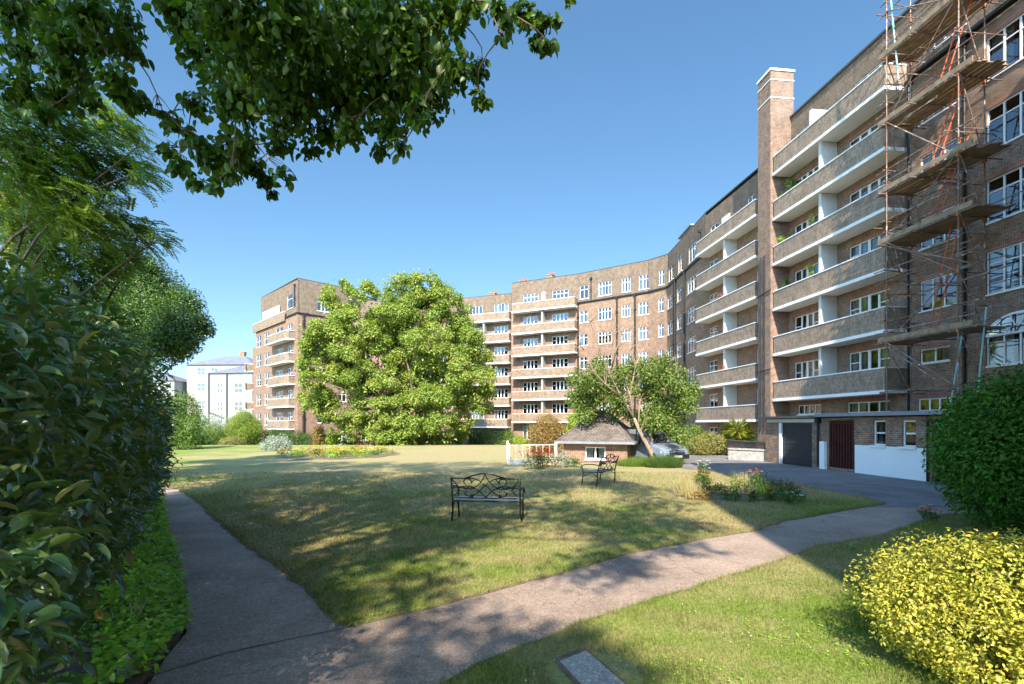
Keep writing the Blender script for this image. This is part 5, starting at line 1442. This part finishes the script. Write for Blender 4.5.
# --- shrub helper catalogue : px, base py or depth, width_px, height_px
def shrub_px(name, label, px, Y, wpx, toppy, n, size, mat, seed, **kw):
    x = (px - CX) * Y / F; z0 = gz(x, Y) + .06; top = CAMH + (HZ - toppy) * Y / F
    r = wpx * Y / F / 2
    return shrub(name, label, (x, Y, z0), (r, min(r, 1.6), max(.25, top - z0)), n, size, mat, seed, **kw)
SHR = [
 ('round_shrub', 'clipped ball of yellow-green foliage in front of the white houses', 243, 52, 39, 412, 16000, .10, 'leaf_ball'),
 ('garden_shrub', 'pale blossomy shrub just left of the clipped ball', 212, 55, 42, 415, 5000, .12, 'leaf_grey'),
 ('garden_shrub', 'wide low bright green shrub under the pale blossomy one', 206, 50, 44, 425, 6000, .11, 'leaf_mid2'),
 ('garden_shrub', 'dark green low shrub on the bank at the far left', 190, 47, 46, 434, 6000, .12, 'leaf_dark'),
 ('garden_shrub', 'lime green small tree behind the shrub at the far left', 178, 38, 44, 392, 7000, .12, 'leaf_mid2'),
 ('garden_shrub', 'pale cream-leaved shrub at the foot of the clipped ball', 232, 47, 24, 438, 3000, .11, 'leaf_peach'),
 ('garden_shrub', 'dark shrub under the white houses left of the ball', 226, 51, 50, 436, 5000, .13, 'leaf_dark'),
 ('garden_shrub', 'low green hedge right of the clipped ball', 272, 54, 36, 432, 4500, .13, 'leaf_mid'),
 ('silver_shrub', 'silvery grey rounded shrub at the back of the round flower bed', 276, 36, 26, 438, 4500, .08, 'leaf_grey'),
 ('garden_shrub', 'mid green shrub behind the silvery one', 296, 54, 30, 433, 4500, .13, 'leaf_mid'),
 ('garden_shrub', 'dark reddish upright shrub beneath the left edge of the maple', 320, 52, 13, 424, 2200, .12, 'leaf_russet'),
 ('garden_shrub', 'bright lime clipped shrub beneath the left half of the maple', 333, 50, 14, 433, 2500, .12, 'leaf_lime'),
 ('garden_shrub', 'low green shrub below the ground floor windows left of the maple trunk', 352, 53, 22, 438, 2500, .12, 'leaf_mid'),
 ('garden_shrub', 'low dark shrub between the maple trunk and the windows', 378, 53, 24, 438, 2500, .12, 'leaf_dark'),
 ('garden_shrub', 'dark evergreen shrub at the maple trunk', 400, 50, 30, 427, 4500, .12, 'leaf_dark'),
 ('garden_shrub', 'mid green shrub right of the maple trunk', 428, 52, 26, 433, 3200, .12, 'leaf_mid'),
 ('garden_shrub', 'lime green shrub under the right side of the maple', 440, 48, 16, 436, 2500, .11, 'leaf_lime'),
 ('garden_shrub', 'dark green shrub beneath the lowest long balcony', 457, 53, 28, 433, 3500, .12, 'leaf_dark'),
 ('garden_shrub', 'bushy green shrub beneath the right end of the lowest long balcony', 480, 53, 22, 432, 3500, .12, 'leaf_mid'),
 ('garden_shrub', 'leafy bright green shrub left of the russet bush', 505, 52, 26, 433, 3500, .13, 'leaf_magnolia'),
 ('garden_shrub', 'lime green low shrub at the left foot of the russet bush', 521, 45, 18, 438, 2500, .11, 'leaf_lime'),
 ('russet_shrub', 'large russet and orange shrub behind the railing', 548, 34, 44, 420, 9000, .10, 'leaf_russet'),
 ('garden_shrub', 'yellow-green climber-like shrub rising behind the hut roof', 578, 33, 24, 408, 4500, .11, 'leaf_lime'),
 ('garden_shrub', 'tall dark green shrub immediately behind the leaning trunk', 652, 26.5, 44, 408, 7500, .11, 'leaf_dark'),
 ('garden_shrub', 'mid green shrub behind the van', 690, 34, 30, 425, 4500, .11, 'leaf_magnolia'),
 ('garden_shrub', 'peach-tinted leafy shrub right of the van', 708, 31.5, 34, 436, 6500, .09, 'leaf_peach'),
 ('garden_shrub', 'yellow-flecked shrub left of the spiky palm', 724, 33, 30, 440, 4500, .09, 'leaf_lime'),
 ('garden_shrub', 'low mixed green shrub at the near foot of the spiky palm', 745, 30.5, 30, 448, 4500, .09, 'leaf_mid'),
 ('garden_shrub', 'small dark shrub in the corner by the chimney base', 756, 33, 18, 442, 2500, .1, 'leaf_dark'),
]
for i, (nm, lab, px, Y, w, top, n, sz, mt) in enumerate(SHR):
    shrub_px(nm, lab, px, Y, w, top, int(n * 2.2), sz * 1.1, mt, 100 + i, trunk=Y < 40, np_=30, pr=(.16, .3), group=None)

# spiky palm-like plant
x = (737 - CX) * 31.5 / F
pl = thing('cabbage_palm', 'spiky yellow-green palm-like plant at the foot of the chimney', 'palm', (x, 31.5, 0))
m = MB(); m.tube([(x, 31.5, -.05), (x, 31.5, 1.3)], [.13, .10], 'bark', 8); m.build('trunk', pl)
P = []; D = []
for hz_ in (1.2, .75, 1.4, .5):
    n = 150; dd = rdir(n); dd[:, 2] = np.abs(dd[:, 2]) * .9 - .15; P.append(np.tile([x, 31.5, hz_], (n, 1))); D.append(dd)
P = np.concatenate(P); D = np.concatenate(D)
leafmesh('fronds', P, D, rdir(len(P)) * .3 + np.array([0, 0, 1]), rng.uniform(.7, 1.25, len(P)), .055, 'fold', 'leaf_palm', pl)

# --- flowers
def flower(label, px, py, w, h, leafm, petals, n=260, nf=30, seed=0, lsz=.06, fsz=.05, name='flowering_plant', z0=.05, blade=False, Y=None):
    if Y is None: x, y = gp(px, py)
    else: x, y = (px - CX) * Y / F, Y
    t = thing(name, label, 'flower plant' if petals else 'plant', (x, y, z0))
    if blade:
        k = n; P = np.stack([rng.normal(x, w * .16, k), rng.normal(y, w * .16, k), np.full(k, z0)], 1)
        D = np.stack([rng.normal(0, .33, k), rng.normal(0, .33, k), np.ones(k)], 1)
        leafmesh('blades', P, D, rdir(k), rng.uniform(.5, 1, k) * h, .014, 'blade', leafm, t)
    else:
        b = puffs((x, y, z0 + h * .45), (w * .42, w * .42, h * .38), 10, (w * .14, w * .24), seed, inner=.2, low=-.8)
        leaves('foliage', b, n, lsz, leafm, t, shell=(.2, 1.1), cull=0, box=lambda P: P[:, 2] > z0)
    if petals:
        c = np.stack([rng.normal(x, w * .26, nf), rng.normal(y, w * .26, nf), z0 + h * rng.uniform(.7, 1.1, nf)], 1)
        m = MB()
        for q in c: m.tube([(x + (q[0] - x) * .5, y + (q[1] - y) * .5, z0), tuple(q)], .004, 'leaf_mid', 3, caps=False)
        m.build('stems', t)
        k = 7; PP = np.repeat(c, k, 0); a = np.tile(np.arange(k) * 2 * math.pi / k, nf)
        DD = np.stack([np.cos(a), np.sin(a), np.full(len(a), .35)], 1)
        leafmesh('blooms', PP, DD, np.tile([0, 0, 1.], (len(a), 1)) + rdir(len(a)) * .3, fsz, fsz * .8, 'quad', petals, t)
    return t
FL = [
 ('straw-coloured clump of tall thin blades at the left end of the flower bed', 684, 496, .7, .66, 'leaf_straw', None, 420, 0, True),
 ('second straw clump leaning right at the front left of the flower bed', 693, 500, .6, .5, 'leaf_straw', None, 300, 0, True),
 ('upright yellow-green sword-leaved plant in the middle of the flower bed', 733, 492, .35, .72, 'leaf_palm', None, 70, 0, True),
 ('white-flowered plant at the back left of the flower bed', 702, 483, .55, .65, 'leaf_mid', 'whitef', 380, 26, False),
 ('orange marigold-like plant at the left of the flower bed', 700, 490, .5, .5, 'leaf_mid', 'orange', 320, 14, False),
 ('small red-flowered plant left of the sword-leaved plant', 706, 498, .45, .35, 'leaf_dark', 'red', 280, 10, False),
 ('low green plant left of the sword-leaved plant', 718, 496, .6, .3, 'leaf_mid', None, 380, 0, False),
 ('tall sparse orange-red flowering plant at the back of the flower bed', 757, 490, .7, .5, 'leaf_mid', 'orange', 300, 22, False),
 ('pink-flowered plant at the front of the flower bed', 751, 503, .4, .32, 'leaf_dark', 'pink', 240, 8, False),
 ('low orange-flowered plant between the pink ones', 768, 502, .5, .3, 'leaf_mid', 'orange', 300, 10, False),
 ('rose bush with bright pink blooms at the right end of the flower bed', 786, 504, .62, .5, 'leaf_dark', 'pink', 480, 16, False),
 ('low orange-dotted plant at the far right of the flower bed', 796, 502, .5, .36, 'leaf_dark', 'orange', 300, 8, False),
 ('salmon-pink rose by the path next to the big dark shrub', 929, 523, .4, .28, 'leaf_mid', 'salmon', 160, 12, False),
]
FL += [
 ('bushy dark green plant behind the straw clumps in the flower bed', 703, 488, .7, .42, 'leaf_dark', None, 500, 0, False),
 ('reddish low foliage at the front foot of the straw clumps', 699, 502, .55, .25, 'leaf_russet', None, 350, 0, False),
 ('green plant right beside the sword-leaved plant', 742, 494, .6, .36, 'leaf_mid', None, 420, 0, False),
 ('dark low plant in front of the sword-leaved plant', 731, 502, .6, .26, 'leaf_dark', None, 420, 0, False),
 ('grassy tuft behind the sword-leaved plant', 744, 486, .5, .5, 'leaf_straw', None, 160, 0, True),
 ('bright green low plant in front of the tall orange-red flowers', 762, 497, .55, .3, 'leaf_cover', None, 350, 0, False),
 ('small white-flowered plant at the right foot of the pink rose bush', 793, 506, .35, .26, 'leaf_dark', 'whitef', 220, 7, False),
 ('dark green mound at the back right of the flower bed', 775, 492, .7, .34, 'leaf_dark', None, 450, 0, False),
]
for i, (lab, px, py, w, h, lm, pe, n, nf, bl) in enumerate(FL): flower(lab, px, py, w, h, lm, pe, n, nf, 200 + i, blade=bl)
flower('tall red salvia clump in front of the hut wall', 545, 468, 1.5, .8, 'leaf_russet', 'red', 700, 70, 230, fsz=.07, lsz=.08)
flower('red salvia clump beside the railing', 536, 470, 1.1, .7, 'leaf_mid', 'red', 500, 60, 231, fsz=.07, lsz=.08)
flower('blue-green leafy plant between the red salvias and the hut window', 562, 468, 1.3, .75, 'leaf_grey', None, 700, 0, 232, lsz=.09)
flower('low grey-green plant at the hut corner', 573, 468, .9, .4, 'leaf_mid', None, 400, 0, 233, lsz=.08)
def tufts(label, cx, cy, rx, ry, h, n, mat):
    t = thing('grass_clump', label, 'grass clump', (cx, cy, .03))
    a = rng.uniform(0, 2 * math.pi, n); q = rng.uniform(0, 1, n) ** .5
    P = np.stack([cx + rx * q * np.cos(a), cy + ry * q * np.sin(a), np.full(n, .02)], 1)
    D = np.stack([rng.normal(0, .38, n) + np.cos(a) * q * .3, rng.normal(0, .38, n) + np.sin(a) * q * .3, np.ones(n)], 1)
    leafmesh('blades', P, D, rdir(n), rng.uniform(.55, 1.1, n) * h * (1.1 - .4 * q), .02, 'blade', mat, t)
tufts('spiky bright green clump between the hut and the leaning tree', 5.7, 23.0, .8, .6, .52, 2600, 'leaf_mid2')
tufts('taller dark spiky clump at the foot of the leaning tree', 6.75, 22.3, .75, .6, .72, 2800, 'leaf_mid')
# round bed: rows of yellow bedding plants
for i in range(26):
    a = i * 2.39996; q = math.sqrt((i + .5) / 26)
    x, y = -10.6 + 3.2 * q * math.cos(a), 31 + 3.6 * q * math.sin(a)
    t = flower('yellow bedding plant in the round bed on the lawn', 0, 0, 1.0, .38, 'leaf_lime' if i % 3 else 'leaf_mid', ['yellow', 'yellow', 'orange', 'whitef'][i % 4], 200, 26, 250 + i, lsz=.09, fsz=.075, name='bedding_plant', Y=y) if False else None
    lab = 'bedding plants massed in the round bed on the lawn'
    X_ = x; Yy = y
    t = thing('bedding_plant', lab, 'flower plant', (X_, Yy, .05), group='bedding plants in the round bed')
    b = puffs((X_, Yy, .2), (.42, .42, .16), 8, (.14, .24), 300 + i, inner=.2, low=-.8)
    leaves('foliage', b, 220, .09, ('leaf_lime', 'leaf_mid', 'leaf_cover')[i % 3], t, shell=(.2, 1.1), cull=0, box=lambda P: P[:, 2] > .05)
    nf = 13; c = np.stack([rng.normal(X_, .3, nf), rng.normal(Yy, .3, nf), rng.uniform(.32, .5, nf)], 1)
    k = 6; PP = np.repeat(c, k, 0); aa = np.tile(np.arange(k) * 2 * math.pi / k, nf)
    leafmesh('blooms', PP, np.stack([np.cos(aa), np.sin(aa), np.full(len(aa), .35)], 1), np.tile([0, 0, 1.], (len(aa), 1)) + rdir(len(aa)) * .4, .085, .07, 'quad', ['yellow', 'yellow', 'yellow', 'orange'][i % 4], t)

# --- balcony plants and things
def pot_plant(S, u, v, z, label, h=1.5, w=.5, mat='leaf_mid', n=700, seed=0, petals=None):
    p = S(u, v, z); t = thing('balcony_plant', label, 'potted plant', p)
    m = MB(); m.tube([p, (p[0], p[1], z + .35)], [.15, .2], 'terracotta', 10); m.build('pot', t)
    b = puffs((p[0], p[1], z + .35 + h * .5), (w * .4, w * .4, h * .42), 12, (.13, .25), seed, inner=.2, low=-1)
    leaves('foliage', b, n, .08, mat, t, shell=(.2, 1.1), cull=0)
    if petals: leaves('blooms', b, 60, .09, petals, t, cull=0)
    return t
PB_ = [(31.6, 4, 2.1, 1.2, 'leaf_mid', 'big leafy green plant on the second balcony from the top by the chimney'), (31.0, 4, 1.7, .8, 'leaf_dark', 'darker plant beside the big leafy one on the second balcony from the top'),
       (31.8, 3, 1.5, .7, 'leaf_lime', 'yellow-green plant at the chimney end of the third balcony from the top'), (29.2, 3, 1.9, .6, 'leaf_magnolia', 'climbing plant beside the white partition on the third balcony from the top'),
       (31.7, 2, 1.6, .6, 'leaf_mid', 'green plant at the chimney end of the fourth balcony from the top'), (29.5, 2, 1.9, .6, 'leaf_lime', 'tall yellow-green plant beside the partition on the fourth balcony from the top')]
for i, (Y, k, h, w, mt, lab) in enumerate(PB_): pot_plant(S, uy(Y), -.75, lv[k] + .18, lab, h, w, mt, 900, 400 + i)
flowerbox(S2, u2(38.8), -1.0, ml[1] + 1.17, 'flower box with bright pink-red geraniums on the flank balcony second from the bottom', 'red')
flowerbox(S2, u2(39.0), -1.0, ml[3] + 1.17, 'flower box with small red and green plants on the flank balcony fourth from the bottom', 'pink')
flowerbox(S6, b0 + .6, -1.0, ml[4] + 1.14, 'orange flower box at the left end of an upper balcony of the middle block', 'orange')
flowerbox(S7, S7.upx(486), -1.0, ll[4] + 1.12, 'small red flower box on an upper balcony of the stepped block', 'red')
pot_plant(S6, S6.upx(543), -.6, ml[1] + .18, 'yellow-flowered shrub in a pot by the partition of the middle block', 1.6, .9, 'leaf_lime', 700, 420, 'yellow')
pot_plant(S6, S6.upx(526), -.7, ml[3] + .18, 'leafy plant in a pot on the third lowest visible balcony of the middle block', 1.2, .6, 'leaf_lime', 400, 421)
# ------------------------------------------------------------------ light, sky, camera
EL, AZ = R(40), R(8)
w = bpy.data.worlds.new('World'); scene.world = w; w.use_nodes = True
nt = w.node_tree; bg = nt.nodes['Background']
sky = nt.nodes.new('ShaderNodeTexSky'); sky.sky_type = 'NISHITA'; sky.sun_disc = False
sky.sun_elevation = EL; sky.sun_rotation = math.pi + AZ; sky.air_density = 1.0; sky.dust_density = .35; sky.ozone_density = 1.3
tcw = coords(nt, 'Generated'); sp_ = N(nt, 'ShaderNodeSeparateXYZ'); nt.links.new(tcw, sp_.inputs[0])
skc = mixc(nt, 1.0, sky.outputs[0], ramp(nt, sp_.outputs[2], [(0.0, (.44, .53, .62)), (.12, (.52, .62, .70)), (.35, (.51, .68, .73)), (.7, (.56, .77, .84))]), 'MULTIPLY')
mry = N(nt, 'ShaderNodeMapRange'); nt.links.new(sp_.outputs[1], mry.inputs[0])  # added gain: sky boosted on the sun side for fill, deepened opposite
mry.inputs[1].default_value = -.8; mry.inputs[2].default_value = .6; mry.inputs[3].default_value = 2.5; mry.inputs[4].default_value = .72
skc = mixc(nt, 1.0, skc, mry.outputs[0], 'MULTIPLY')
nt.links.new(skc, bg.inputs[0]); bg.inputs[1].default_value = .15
sl = bpy.data.lights.new('sun', 'SUN'); sl.energy = 4.2; sl.angle = R(.53); sl.color = (1, .90, .75)
so = bpy.data.objects.new('sun', sl); col.objects.link(so)
d = Vector((math.sin(AZ) * math.cos(EL), math.cos(AZ) * math.cos(EL), -math.sin(EL)))
so.rotation_euler = d.to_track_quat('-Z', 'Y').to_euler(); so.location = (-2, -30, 30)
cd = bpy.data.cameras.new('camera'); cd.lens = 17.6; cd.sensor_width = 36; cd.shift_y = (HZ - 342) / 1024; cd.clip_end = 2000; cd.clip_start = .05
co = bpy.data.objects.new('camera', cd); col.objects.link(co); co.location = (0, 0, CAMH); co.rotation_euler = (R(90), 0, 0)
scene.camera = co
scene.view_settings.view_transform = 'Standard'; scene.view_settings.look = 'None'
scene.view_settings.exposure = 1.5; scene.view_settings.gamma = 1
c = scene.cycles
c.use_denoising = True
try: c.denoiser = 'OPENIMAGEDENOISE'
except Exception: pass
c.max_bounces = 6; c.diffuse_bounces = 3; c.glossy_bounces = 2; c.transmission_bounces = 4; c.transparent_max_bounces = 8
c.caustics_reflective = False; c.caustics_refractive = False; c.sample_clamp_indirect = 6
